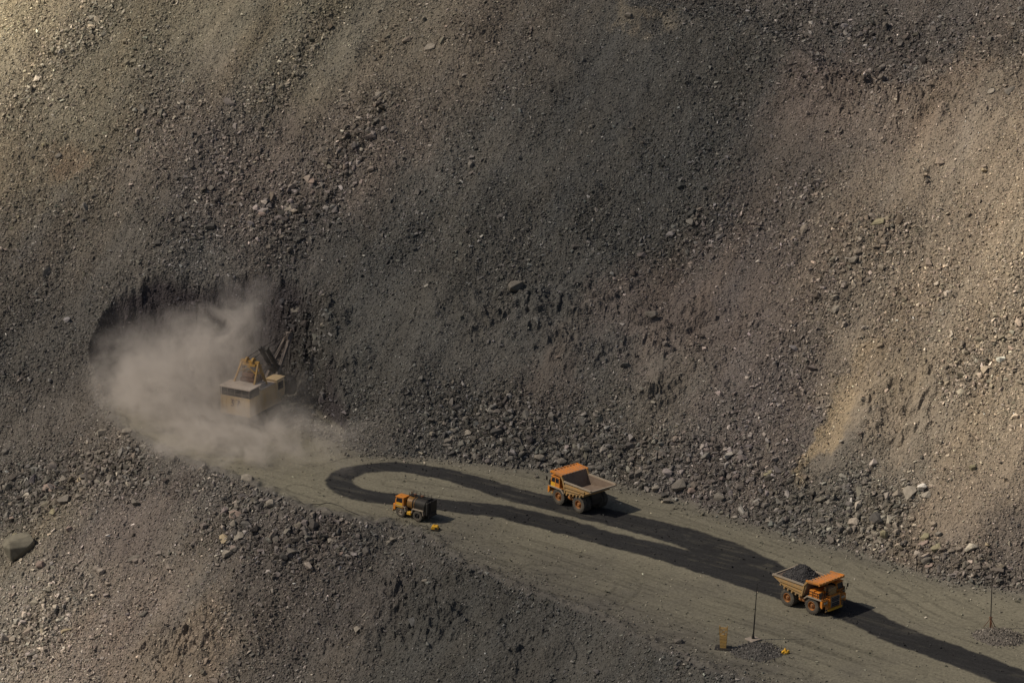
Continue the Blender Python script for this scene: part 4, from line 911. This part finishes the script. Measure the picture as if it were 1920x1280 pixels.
def rock_heap(name, label, cat, rx, ry, hgt, colr, nst, s0, s1, seed, power=1.4, group=None, ragged=.25, apron=.25, fill=0.0):
    """a heap with stones lying on it, one mesh; local origin at its base"""
    r = np.random.default_rng(seed); N = 70
    u = np.linspace(-1.15, 1.15, N); A, B = np.meshgrid(u * rx, u * ry)
    q = np.sqrt((A / rx) ** 2 + (B / ry) ** 2) * (1 + ragged * fbm(A / (rx * .5) + seed, B / (ry * .5), 600 + seed, 3))
    hh = hgt * (np.clip(1 - q, 0, 1) ** .9 * (1 - fill) + fill * np.sqrt(np.clip(1 - q ** 3, 0, 1)) * np.clip(1.25 - q, 0, 1)) * (1 + .1 * fbm(A, B, 610 + seed, 2)) + .05 * cells(A / .35, B / .35, 620 + seed) * (q < 1) - .06
    V = np.stack([A, B, hh], -1).reshape(-1, 3); idx = (np.arange(N - 1)[:, None] * N + np.arange(N - 1)[None, :])
    qd = np.stack([idx, idx + 1, idx + N + 1, idx + N], -1).reshape(-1, 4); cen = (q[:-1, :-1] < 1.02).ravel(); qd = qd[cen]
    tri = np.concatenate([qd[:, [0, 1, 2]], qd[:, [0, 2, 3]]])
    C = np.tile(np.array(colr) * .85, (len(V), 1))
    Vs, Ts, Cs = [V], [tri], [C]; off = len(V)
    for k in range(nst):
        g = r.uniform(0, 2 * np.pi); rr = np.sqrt(r.uniform(0, 1)) * (1 + apron * r.exponential(.5))
        x, y = rr * rx * np.cos(g) * .98, rr * ry * np.sin(g) * .98
        i = int(np.clip((x / rx + 1.15) / 2.3 * (N - 1), 0, N - 1)); j = int(np.clip((y / ry + 1.15) / 2.3 * (N - 1), 0, N - 1)); z = max(hh[j, i], 0)
        sz = (s0 + (s1 - s0) * r.uniform() ** 3) * .5; pv, pt = SMALL[r.integers(len(SMALL))]
        M = np.array(Euler(tuple(r.uniform(0, 6.28, 3))).to_matrix()) * sz
        Vs.append(pv @ M.T + np.array([x, y, z + sz * .2])); Ts.append(pt + off); off += len(pv)
        Cs.append(np.tile(np.array(colr) * np.exp(r.normal(0.12, .3)), (len(pv), 1)))
    me = mesh_np(name, np.concatenate(Vs), np.concatenate(Ts), np.clip(np.concatenate(Cs), .01, .8)); me.materials.append(M_SCREE)
    o = bpy.data.objects.new(name, me); col.objects.link(o); tag(o, label, cat, group); return o
ld = rock_heap('ore_load', 'heap of dark broken rock in the bed of the loaded haul truck', 'rock load', 3.75, 2.9, 2.5, (0.062, .06, .062), 2200, .16, .5, 3, apron=0, ragged=.06, fill=.5)
bpy.context.view_layer.update()
ld.rotation_mode = 'QUATERNION'; ld.rotation_quaternion = t2.rotation_quaternion; ld.location = t2.matrix_world @ Vector((-1.95, 0, 4.35))

# ------------------------------------------------------------------ water truck
def water_truck():
    T = empty('water_truck'); tag(T, 'orange water truck with oily black tank standing at the outer road edge', 'water truck')
    f = MB()
    for sg in (1, -1): f.box(-3.3, 3.1, sg * .6 - .12, sg * .6 + .12, 1.05, 1.5)
    f.lathe([(0, .3), (2.4, .3)], (-1.87, -1.2, .95), (0, 1, 0), 12); f.lathe([(0, .2), (2.4, .2)], (1.87, -1.2, .95), (0, 1, 0), 12); f.box(1.2, 3.0, -.6, .6, .9, 1.6); f.build('chassis', BLACKM, T)
    def tank(m, x0, x1, ry, rz, zc, n=28):
        prof = [(x0, .0, .55), (x0 + .12, 0, .9), (x0 + .3, 0, 1), (x1 - .3, 0, 1), (x1 - .12, 0, .9), (x1, 0, .55)]
        v = []
        for x, _, k in prof:
            for i in range(n):
                g = 2 * math.pi * i / n; cc = math.copysign(abs(math.cos(g)) ** .8, math.cos(g)); ss = math.copysign(abs(math.sin(g)) ** .8, math.sin(g)); v.append((x, cc * ry * k, zc + ss * rz * k))
        F = [(a * n + i, a * n + (i + 1) % n, (a + 1) * n + (i + 1) % n, (a + 1) * n + i) for a in range(len(prof) - 1) for i in range(n)] + [tuple(range(n)), tuple(range(6 * n - 1, 5 * n - 1, -1))]
        m.add(v, F)
    t = MB(); tank(t, -3.45, -.35, 1.65, 1.22, 2.72); tk = t.build('tank', TANKM, T, smooth=True)
    t = MB(); tank(t, -.6, .95, 1.5, 1.08, 2.68); q = t.build('tank_front_section', TANKG, T, smooth=True); q['label'] = 'front end of the tank with peeling gold paint'
    b = MB()
    for x in (-2.9, -1.9, -.9): tank(b, x - .05 - .3, x + .05 + .3, 1.56, 1.14, 2.72)
    b = MB(); 
    for x in (-.45, -.95):
        n = 28
        for i in range(n):
            g0 = 2 * math.pi * i / n; g1 = 2 * math.pi * (i + 1) / n
            pt = lambda g, k: (math.copysign(abs(math.cos(g)) ** .8, math.cos(g)) * 1.65 * k, 2.72 + math.copysign(abs(math.sin(g)) ** .8, math.sin(g)) * 1.22 * k)
            y0, z0 = pt(g0, 1.015); y1, z1 = pt(g1, 1.015); b.bar((x, y0, z0), (x, y1, z1), .09, .05)
    b.build('tank_band', TANKG, T)
    w_ = MB(); w_.box(-3.3, .9, -.55, .55, 3.93, 3.99)
    for sg in (1, -1):
        for k in range(6): w_.bar((-3.2 + k * .8, sg * .6, 3.9), (-3.2 + k * .8, sg * .6, 4.55), .06)
        w_.bar((-3.2, sg * .6, 4.2), (.8, sg * .6, 4.2), .05)
    w_.build('walkway', BLACKM, T)
    hch = MB(); hch.lathe([(0, .35), (.22, .35), (.28, .15)], (-1.6, 0, 3.99), (0, 0, 1), 16); hch.lathe([(0, .25), (.3, .25)], (-.2, .2, 3.99), (0, 0, 1), 14); hch.build('tank_hatch', RUST, T)
    rp = MB(); rp.box(-3.75, -3.4, -1.5, 1.5, 1.3, 3.6); rp.box(-3.95, -3.7, -1.2, 1.2, 1.0, 1.5); rp.tube((-3.9, -1.3, .95), (-3.9, 1.3, .95), .1); rp.tube((-3.85, .6, 1.4), (-3.85, .6, 3.8), .12); rp.build('spray_bar', BLACKM, T, bevel=.04)
    cb = MB(); cb.prism([(1.15, 1.75), (2.95, 1.75), (3.0, 2.7), (2.8, 3.65), (1.15, 3.65)], .15, 1.85); cb.box(1.05, 2.9, .08, 1.92, 3.65, 3.75); cab = cb.build('cab', ORANGE, T, bevel=.03)
    g = MB(); g.prism([(3.01, 2.72), (2.84, 3.52), (2.82, 3.52), (2.985, 2.72)], .3, 1.7); g.build('windscreen', GLASS, cab)
    g = MB(); g.prism([(1.45, 2.72), (2.75, 2.72), (2.6, 3.5), (1.45, 3.5)], 1.85, 1.87); g.build('side_window', GLASS, cab)
    g = MB(); g.box(1.4, 2.7, 1.85, 1.885, 1.8, 2.62); g.build('cab_door', YELLOW, cab)
    h = MB(); h.box(1.1, 3.2, -1.6, .1, 1.5, 2.75); h.box(2.9, 3.4, -1.85, 1.85, 1.15, 2.2); h.build('bonnet', ORANGE, T, bevel=.04)
    h = MB(); h.box(3.3, 3.5, -1.9, 1.9, .75, 1.15); h.build('bumper', BEDPAINT, T, bevel=.03)
    for sg in (1, -1):
        l = MB(); l.lathe([(0, .15), (.06, .15), (.08, .1)], (3.4, sg * 1.4, 1.75), (1, 0, 0), 12); l.build('headlight', LAMP, T)
        a, b_ = sorted((sg * 1.15, sg * 1.95)); fd = MB(); fd.prism([(.75, 1.2), (.95, 1.95), (1.3, 2.02), (2.9, 2.02), (2.9, 2.14), (1.2, 2.14), (.8, 2.02), (.6, 1.25)], a, b_); fd.build('fender', BEDLIP, T)
        fd = MB(); fd.prism([(-.72, 1.3), (-.85, 2.0), (-2.9, 2.02), (-3.05, 1.3), (-3.15, 1.3), (-3.0, 2.14), (-.75, 2.14), (-.6, 1.3)], a, b_); fd.build('fender', BEDLIP, T)
    ex = MB(); ex.tube((1.0, -.5, 2.7), (1.0, -.5, 4.3), .1); ex.box(.85, 1.5, -1.5, -.3, 2.75, 3.6); ex.build('exhaust_pipe', RUST, T)
    bx = MB(); bx.box(-.35, .55, 1.15, 1.75, .75, 1.3); bx.build('toolbox', YELLOW, T, bevel=.04)
    for sg in (1, -1):
        wheel(T, 1.87, sg * 1.5, .95, .6, sg, BEDLIP); wheel(T, -1.87, sg * 1.62, .95, .55, sg, BLACKM); wheel(T, -1.87, sg * 1.0, .95, .55, sg, BLACKM)
    return T
wt = water_truck(); place(wt, (1.87, 1.8), 750, 969, R(146.5))

# ------------------------------------------------------------------ mining shovel
def shovel():
    T = empty('mining_shovel'); tag(T, 'dusty cream and yellow mining shovel half hidden in the dust', 'mining shovel')
    for sg in (1, -1):
        c = MB(); pr = [(-4.2, .2), (-3.6, 0), (3.6, 0), (4.2, .3), (4.5, .9), (4.1, 1.5), (3.5, 1.7), (-3.5, 1.7), (-4.2, 1.4), (-4.5, .8)]
        a, b_ = sorted((sg * 2.0, sg * 3.4)); c.prism(pr, a, b_)
        for k in range(22): x = -3.9 + k * .37; c.box(x, x + .18, a - .04, b_ + .04, 1.66, 1.8)
        c.build('crawler_track', BLACKM, T)
    u = MB(); u.box(-3.3, 3.3, -2.0, 2.0, .7, 1.7); u.lathe([(0, 2.4), (.55, 2.4)], (0, 0, 1.65), (0, 0, 1), 32); u.build('undercarriage', BLACKM, T)
    h = MB(); h.box(-6.6, 4.4, -3.3, 3.3, 2.25, 2.75); h.box(-6.5, -2.9, -3.2, 3.2, 2.75, 5.75); h.box(-2.9, 2.6, -3.2, 3.2, 2.75, 6.4); h.box(-6.58, -6.5, -3.28, 3.28, 5.65, 5.85); h.box(2.6, 4.4, -3.2, -.9, 2.75, 5.3)
    for k in range(7): h.box(-6.55, -6.49, -3.0 + k * .98, -2.94 + k * .98, 2.8, 5.6)
    for k in range(8): h.box(-5.9 + k * 1.15, -5.84 + k * 1.15, -3.25, -3.19, 2.8, 5.7)
    house = h.build('machinery_house', CREAM, T)
    dk = MB(); dk.box(-6.3, -2.95, -3.05, 3.05, 5.8, 7.45); dk.build('roof_gallery', BLACKM, T)
    rl = MB()
    for k in range(5): rl.bar((-6.58, -3.15 + k * 1.575, 5.8), (-6.58, -3.15 + k * 1.575, 7.4), .07)
    for zz in (6.5,): rl.bar((-6.58, -3.15, zz), (-6.58, 3.15, zz), .05)
    rl.build('gallery_railing', DUSTY, T)
    r_ = MB(); r_.box(-6.7, -2.6, -3.4, 3.4, 7.46, 7.64); r_.build('gallery_roof', ROOFM, T)
    rr = MB(); rr.box(-2.55, 2.7, -3.28, 3.28, 6.4, 6.55); rr.box(-1.9, .2, -2.6, -1.2, 6.55, 7.3); rr.box(.4, 1.8, 1.0, 2.4, 6.55, 7.2); rr.build('house_roof', ROOFM, T)
    cb = MB(); cb.prism([(2.6, 3.4), (5.4, 3.4), (5.6, 4.6), (5.3, 6.9), (2.6, 6.9)], -3.5, -1.2); cb.box(2.5, 5.5, -3.6, -1.1, 6.9, 7.05); cab = cb.build('operator_cab', CREAM, T)
    g = MB(); g.prism([(5.62, 4.62), (5.36, 6.7), (5.33, 6.7), (5.58, 4.62)], -3.3, -1.4); g.build('windscreen', GLASS, cab)
    g = MB(); g.box(3.1, 4.9, -3.53, -3.5, 4.9, 6.4); g.build('side_window', GLASS, cab)
    # lettering 37 on the rear wall, boards in the shape of the strokes
    L = MB(); yf = -6.60
    def stroke(y0, z0, y1, z1): L.bar((yf, y0, z0), (yf, y1, z1), .24, .06)
    def dig(y, pts):
        pts = [(p * 1.25, q * 1.25) for p, q in pts]
        for (a, b2), (c_, d_) in zip(pts[:-1], pts[1:]): stroke(y - a, 4.0 + b2, y - c_, 4.0 + d_)
    dig(.95, [(0, 1.0), (.5, 1.0), (.22, .58), (.5, .3), (.35, 0), (0, .05)])
    dig(-.25, [(0, 1.0), (.6, 1.0), (.22, 0)]); dig(-.25, [(.15, .5), (.5, .5)])
    L.build('number_marking', LETTER, house)
    # A-frame gantry
    for sg in (1, -1):
        a = MB(); a.bar((.9, sg * 2.3, 6.5), (-1.0, sg * 1.75, 11.2), .42, .42); a.bar((-3.2, sg * 2.2, 7.6), (-1.0, sg * 1.75, 11.2), .3, .3)
        a.bar((-2.1, sg * 2.0, 9.4), (-.05, sg * 2.0, 8.9), .16)
        for k in range(9): a.bar((.7 - .21 * k, sg * 2.3 - .25, 6.9 + .5 * k), (.7 - .21 * k, sg * 2.3 + .25, 6.9 + .5 * k), .07)
        a.build('gantry_leg', AMBER, T)
    a = MB(); a.bar((-1.0, -2.0, 11.2), (-1.0, 2.0, 11.2), .5); a.bar((-.1, -2.0, 9.0), (-.1, 2.0, 9.0), .22); a.bar((-2.2, -2.0, 9.3), (-1.0, 1.8, 11.2), .14); a.bar((-2.2, 2.0, 9.3), (-1.0, -1.8, 11.2), .14)
    for sg in (1, -1): a.lathe([(-.18, .6), (.18, .6)], (-1.0, sg * .7, 11.4), (0, 1, 0), 16)
    a.box(-1.6, -.4, -1.4, 1.4, 10.5, 10.95); a.build('gantry_head', AMBER, T)
    m_ = MB(); m_.box(-2.3, .8, -1.5, 1.5, 6.55, 8.2); m_.lathe([(-1.4, .8), (1.4, .8)], (.4, 0, 8.0), (0, 1, 0), 18); m_.lathe([(-1.2, .55), (1.2, .55)], (-1.6, 0, 8.6), (0, 1, 0), 16); m_.build('hoist_winch', RUST, T)
    # boom, stick, dipper and ropes
    bt = Vector((12.6, 0, 12.2))
    b = MB()
    for sg in (1, -1): b.bar((4.2, sg * 1.2, 3.6), (12.6, sg * .45, 12.2), .5, .8)
    for k in range(6):
        t_ = (k + .5) / 6; b.bar((4.2 + 8.4 * t_, -1.2 + .75 * t_, 3.6 + 8.6 * t_), (4.2 + 8.4 * t_, 1.2 - .75 * t_, 3.6 + 8.6 * t_), .22)
    b.lathe([(-.5, .95), (.5, .95)], (12.6, 0, 12.3), (0, 1, 0), 22); b.build('boom', DUSTY, T)
    s_ = MB()
    for sg in (1, -1): s_.bar((3.6, sg * .75, 12.6), (10.6, sg * .75, 3.6), .5, .7)
    s_.bar((3.9, -.8, 12.2), (3.9, .8, 12.2), .6); s_.lathe([(-1, .7), (1, .7)], (7.4, 0, 7.6), (0, 1, 0), 16); s_.build('dipper_stick', BLACKM, T)
    d = MB(); d.prism([(10.0, 1.6), (10.2, 4.3), (12.4, 4.5), (12.9, 2.6), (12.2, 1.2)], -1.6, 1.6)
    for k in range(5): d.prism([(12.3, 4.1), (13.3, 4.5), (12.4, 4.55)], -1.45 + k * .65, -1.2 + k * .65)
    d.build('dipper', BLACKM, T)
    for sg in (1, -1):
        r2 = MB(); r2.tube((-1.0, sg * .7, 11.9), (12.6, sg * .3, 13.2), .06, 6); r2.tube((2.0, sg * .3, 6.6), (12.2, sg * .3, 13.1), .06, 6); r2.tube((13.4, sg * .3, 12.2), (12.0, sg * .3, 4.5), .06, 6); r2.build('hoist_rope', BLACKM, T)
    return T
sv = shovel(); yaw = R(61)
P = onplane(469, 804); c_, s_ = math.cos(yaw), math.sin(yaw)
lx, ly = -6.5, -3.2
sx = P[0] - (lx * c_ - ly * s_); sy = P[1] - (lx * s_ + ly * c_)
sv.location = (sx, sy, TILT * sx + .02); sv.rotation_euler = (0, 0, yaw)

# ------------------------------------------------------------------ small things by the road
def gpt(px, py):
    p = onplane(px, py); return Vector((p[0], p[1], gz(p[0], p[1])))
st = empty('cable_stand', gpt(1356, 1214), R(80)); tag(st, 'tall tan metal cable stand with open frame top at the road edge', 'stand')
m = MB(); m.prismx([(-.50, .12), (.50, .12), (.62, 2.3), (-.62, 2.3)], -.28, .28)
for k in range(3): m.prismx([(-.5 - .03 * k, .6 + k * .55), (.5 + .03 * k, .6 + k * .55), (.5 + .03 * k, .66 + k * .55), (-.5 - .03 * k, .66 + k * .55)], -.31, -.28)
m.build('cabinet', TAN, st)
m = MB()
for y in (-.6, .6):
    for x in (-.25, .25): m.bar((x, y * .96, 2.3), (x, y * 1.08, 3.9), .12)
for x in (-.25, .25): m.bar((x, -.64, 3.55), (x, .64, 3.55), .12); m.bar((x, -.6, 2.4), (x, .62, 3.4), .09); m.bar((x, .6, 2.4), (x, -.62, 3.4), .09)
m.bar((-.25, -.62, 3.2), (.25, -.62, 3.2), .1); m.bar((-.25, .62, 3.2), (.25, .62, 3.2), .1)
m.build('top_frame', TAN, st)
m = MB(); m.box(-1.1, 1.1, -1.25, 1.35, -.05, .12); m.build('base', BLACKM, st)
pole_g = 'dark poles beside the haul road'
pl = empty('pole', gpt(1412, 1199), R(38)); tag(pl, 'dark pole standing in a square pale concrete slab', 'pole', pole_g)
m = MB(); m.lathe([(0, .13), (4.4, .12), (4.41, .09), (9.3, .07)], (0, 0, .2), (.045, -.03, 1), 10); m.build('mast', BLACKM, pl, smooth=True)
m = MB(); m.box(-1.0, 1.0, -1.0, 1.0, -.05, .26); m.build('slab', CONC, pl, bevel=.04)
m = MB(); m.lathe([(0, .26), (.4, .26), (.42, .16), (.8, .16)], (0, 0, .26), (0, 0, 1), 12); m.build('socket', BLACKM, pl)
pl = empty('pole', gpt(1857, 1178), 0.3); tag(pl, 'dark pole with rusty tripod braces above a gravel pile', 'pole', pole_g)
m = MB(); m.lathe([(0, .10), (9.6, .07)], (0, 0, .1), (0, 0, 1), 10); m.build('mast', BLACKM, pl, smooth=True)
m = MB(); m.lathe([(0, .16), (1.9, .16), (1.92, .3), (2.02, .3)], (0, 0, .1), (0, 0, 1), 12); m.box(-.4, .4, -.4, .4, -.1, .12); m.build('socket', RUST, pl)
for k in range(3):
    g = 2 * math.pi * k / 3 + .5; m = MB(); m.bar((0, 0, 2.0), (1.35 * math.cos(g), 1.35 * math.sin(g), -.05), .09); m.build('brace', RUST, pl)
h1 = rock_heap('gravel_pile', 'low dark gravel pile at the foot of the slab-based pole', 'gravel pile', 4.3, 4.2, .7, (0.108, .102, .095), 1400, .18, .55, 5, group='gravel piles by the poles'); h1.location = gpt(1416, 1221) - Vector((0, 0, .03))
h2 = rock_heap('gravel_pile', 'grey gravel pile under the pole with tripod braces', 'gravel pile', 4.4, 3.9, 1.1, (0.15, .135, .118), 1400, .18, .6, 6, group='gravel piles by the poles'); h2.location = gpt(1868, 1194) - Vector((0, 0, .03))
# yellow box with lid on a dark skid
bx = empty('yellow_box', gpt(816, 993), R(-10)); tag(bx, 'small bright yellow box on a dark skid beside the water truck', 'box')
m = MB(); m.prism([(-.62, .2), (.62, .2), (.66, .5), (.45, .78), (-.45, .82), (-.66, .55)], -.55, .55); m.build('body', YELLOW, bx, bevel=.05)
m = MB(); m.box(.0, .5, -.58, -.55, .3, .6); m.build('panel', BLACKM, bx)
m = MB(); m.box(-.75, .8, -.7, .7, .0, .2); m.build('skid', BLACKM, bx)
m = MB(); m.lathe([(0, .12), (.16, .10)], (-.2, 0, .8), (0, 0, 1), 10); m.build('beacon', YELLOW, bx)
cn = empty('yellow_marker', gpt(1472, 1224), .4); tag(cn, 'small bright yellow cone-topped marker beside the dark gravel pile', 'marker')
m = MB(); m.lathe([(0, .58), (.1, .62), (.34, .56), (.42, .3), (.62, .26), (.7, .2), (.95, .06)], (0, 0, 0), (0, 0, 1), 18); m.build('cone', YELLOW, cn, smooth=True)
for sg in (1, -1):
    m = MB(); m.lathe([(-.12, .28), (.12, .28)], (sg * .45, -.2, .28), (0, 1, .2), 14); m.build('float', YELLOW, cn, smooth=True)
# power cable lying along the road edge
cps = [gpt(*c) + Vector((0, 0, .06)) for c in [(560, 940), (572, 948), (585, 952), (600, 946), (612, 943), (625, 944), (638, 948), (650, 956), (675, 968), (700, 978), (740, 984), (790, 984), (806, 990)]]
m = MB()
for a, b in zip(cps[:-1], cps[1:]): m.tube(a, b, .055, 6)
tag(m.build('power_cable', BLACKM), 'thin dark power cable curving along the road edge to the yellow box', 'cable')

# ------------------------------------------------------------------ dust raised by the shovel
def build_dust():
    P = [ # px, py (on the road plane), height m, radii x y z, strength
        (318, 775, 6, 8.5, 11, 6, 1.1), (380, 768, 9, 9, 12, 7, 1.0), (322, 800, 4, 6.5, 8, 5, 1.2), (370, 825, 2.6, 8, 11, 3.6, 1.3), (440, 828, 2.2, 10, 12, 3.2, 1.1), (520, 835, 1.6, 10, 12, 2.6, .6), (600, 842, 1.0, 9, 11, 2.0, .4), (660, 850, .8, 8, 9, 1.6, .25),
        (425, 762, 14, 6, 8, 5, .8), (468, 752, 18, 4, 6, 4, .8), (492, 748, 21.5, 3, 5, 3, .55), (350, 780, 12, 6, 8, 4, .4), (410, 848, 1.4, 10, 12, 2.2, .9), (480, 803, 3, 3.5, 5, 6, .3), (238, 750, 7, 5, 7, 7, 1.0), (225, 760, 3, 4, 5, 5, .8), (525, 792, 4.5, 6, 6, 5, .32), (640, 830, 1.5, 9, 9, 2.5, .35), (262, 785, 3, 4, 6, 4, 1.1), (255, 770, 6, 3.5, 5, 4, .8), (490, 818, 6, 7, 5, 7, .11), (560, 780, 6, 9, 8, 6, .06)]
    blobs_ = []
    for a in P:
        q = onplane(a[0], a[1]); blobs_.append((q[0], q[1], TILT * q[0] + a[2], a[3], a[4], a[5], a[6]))
    ctr = np.array([[b[0], b[1], b[2]] for b in blobs_]); lo = ctr.min(0) - [16, 20, 8]; hi = ctr.max(0) + [16, 20, 9]; lo[2] = -4
    m = MB(); m.box(lo[0], hi[0], lo[1], hi[1], lo[2], hi[2])
    mat = bpy.data.materials.new('airborne dust'); mat.use_nodes = True; n = mat.node_tree.nodes; l = mat.node_tree.links; n.remove(n['Principled BSDF'])
    pv = n.new('ShaderNodeVolumePrincipled'); pv.inputs['Color'].default_value = (0.87, 0.82, 0.77, 1); pv.inputs['Anisotropy'].default_value = .15
    tc = n.new('ShaderNodeTexCoord')
    # swirl: the point is pushed about by coloured noise before anything is looked up
    nz = n.new('ShaderNodeTexNoise'); nz.inputs['Scale'].default_value = .10; nz.inputs['Detail'].default_value = 4; l.new(tc.outputs['Object'], nz.inputs['Vector'])
    sub = n.new('ShaderNodeVectorMath'); sub.operation = 'SUBTRACT'; l.new(nz.outputs['Color'], sub.inputs[0]); sub.inputs[1].default_value = (.5, .5, .5)
    sc_ = n.new('ShaderNodeVectorMath'); sc_.operation = 'SCALE'; sc_.inputs['Scale'].default_value = 16; l.new(sub.outputs[0], sc_.inputs[0])
    wp = n.new('ShaderNodeVectorMath'); wp.operation = 'ADD'; l.new(tc.outputs['Object'], wp.inputs[0]); l.new(sc_.outputs[0], wp.inputs[1])
    acc = None
    for b in blobs_:
        s1_ = n.new('ShaderNodeVectorMath'); s1_.operation = 'SUBTRACT'; l.new(wp.outputs[0], s1_.inputs[0]); s1_.inputs[1].default_value = b[:3]
        s2_ = n.new('ShaderNodeVectorMath'); s2_.operation = 'DIVIDE'; l.new(s1_.outputs[0], s2_.inputs[0]); s2_.inputs[1].default_value = b[3:6]
        d_ = n.new('ShaderNodeVectorMath'); d_.operation = 'DOT_PRODUCT'; l.new(s2_.outputs[0], d_.inputs[0]); l.new(s2_.outputs[0], d_.inputs[1])
        e_ = n.new('ShaderNodeMath'); e_.operation = 'MULTIPLY'; l.new(d_.outputs['Value'], e_.inputs[0]); e_.inputs[1].default_value = -1.1
        x_ = n.new('ShaderNodeMath'); x_.operation = 'EXPONENT'; l.new(e_.outputs[0], x_.inputs[0])
        k_ = n.new('ShaderNodeMath'); k_.operation = 'MULTIPLY'; l.new(x_.outputs[0], k_.inputs[0]); k_.inputs[1].default_value = b[6]
        if acc is None: acc = k_
        else:
            a_ = n.new('ShaderNodeMath'); a_.operation = 'ADD'; l.new(acc.outputs[0], a_.inputs[0]); l.new(k_.outputs[0], a_.inputs[1]); acc = a_
    mp = n.new('ShaderNodeMapping'); mp.inputs['Scale'].default_value = (.20, .20, .20); mp.inputs['Rotation'].default_value = (0, R(40), 0); l.new(wp.outputs[0], mp.inputs['Vector'])
    n2_ = n.new('ShaderNodeTexNoise'); n2_.inputs['Scale'].default_value = 1.0; n2_.inputs['Detail'].default_value = 6; n2_.inputs['Roughness'].default_value = .68; l.new(mp.outputs[0], n2_.inputs['Vector'])
    mr = n.new('ShaderNodeMapRange'); mr.inputs['From Min'].default_value = .42; mr.inputs['From Max'].default_value = .64; mr.inputs['To Min'].default_value = .10; mr.inputs['To Max'].default_value = 2.2; l.new(n2_.outputs['Fac'], mr.inputs['Value'])
    f1 = n.new('ShaderNodeMath'); f1.operation = 'SUBTRACT'; l.new(acc.outputs[0], f1.inputs[0]); f1.inputs[1].default_value = .06; f1.use_clamp = False
    f2 = n.new('ShaderNodeMath'); f2.operation = 'MAXIMUM'; l.new(f1.outputs[0], f2.inputs[0]); f2.inputs[1].default_value = 0
    f3 = n.new('ShaderNodeMath'); f3.operation = 'MULTIPLY'; l.new(f2.outputs[0], f3.inputs[0]); l.new(mr.outputs[0], f3.inputs[1])
    f4 = n.new('ShaderNodeMath'); f4.operation = 'MULTIPLY'; l.new(f3.outputs[0], f4.inputs[0]); f4.inputs[1].default_value = DUST_DENSITY
    l.new(f4.outputs[0], pv.inputs['Density']); l.new(pv.outputs[0], n['Material Output'].inputs['Volume'])
    o = m.build('dust_cloud', mat); tag(o, 'billowing pale brown dust cloud around the mining shovel', 'dust', kind='stuff')
    o.visible_shadow = True
DUST_DENSITY = .11
build_dust()
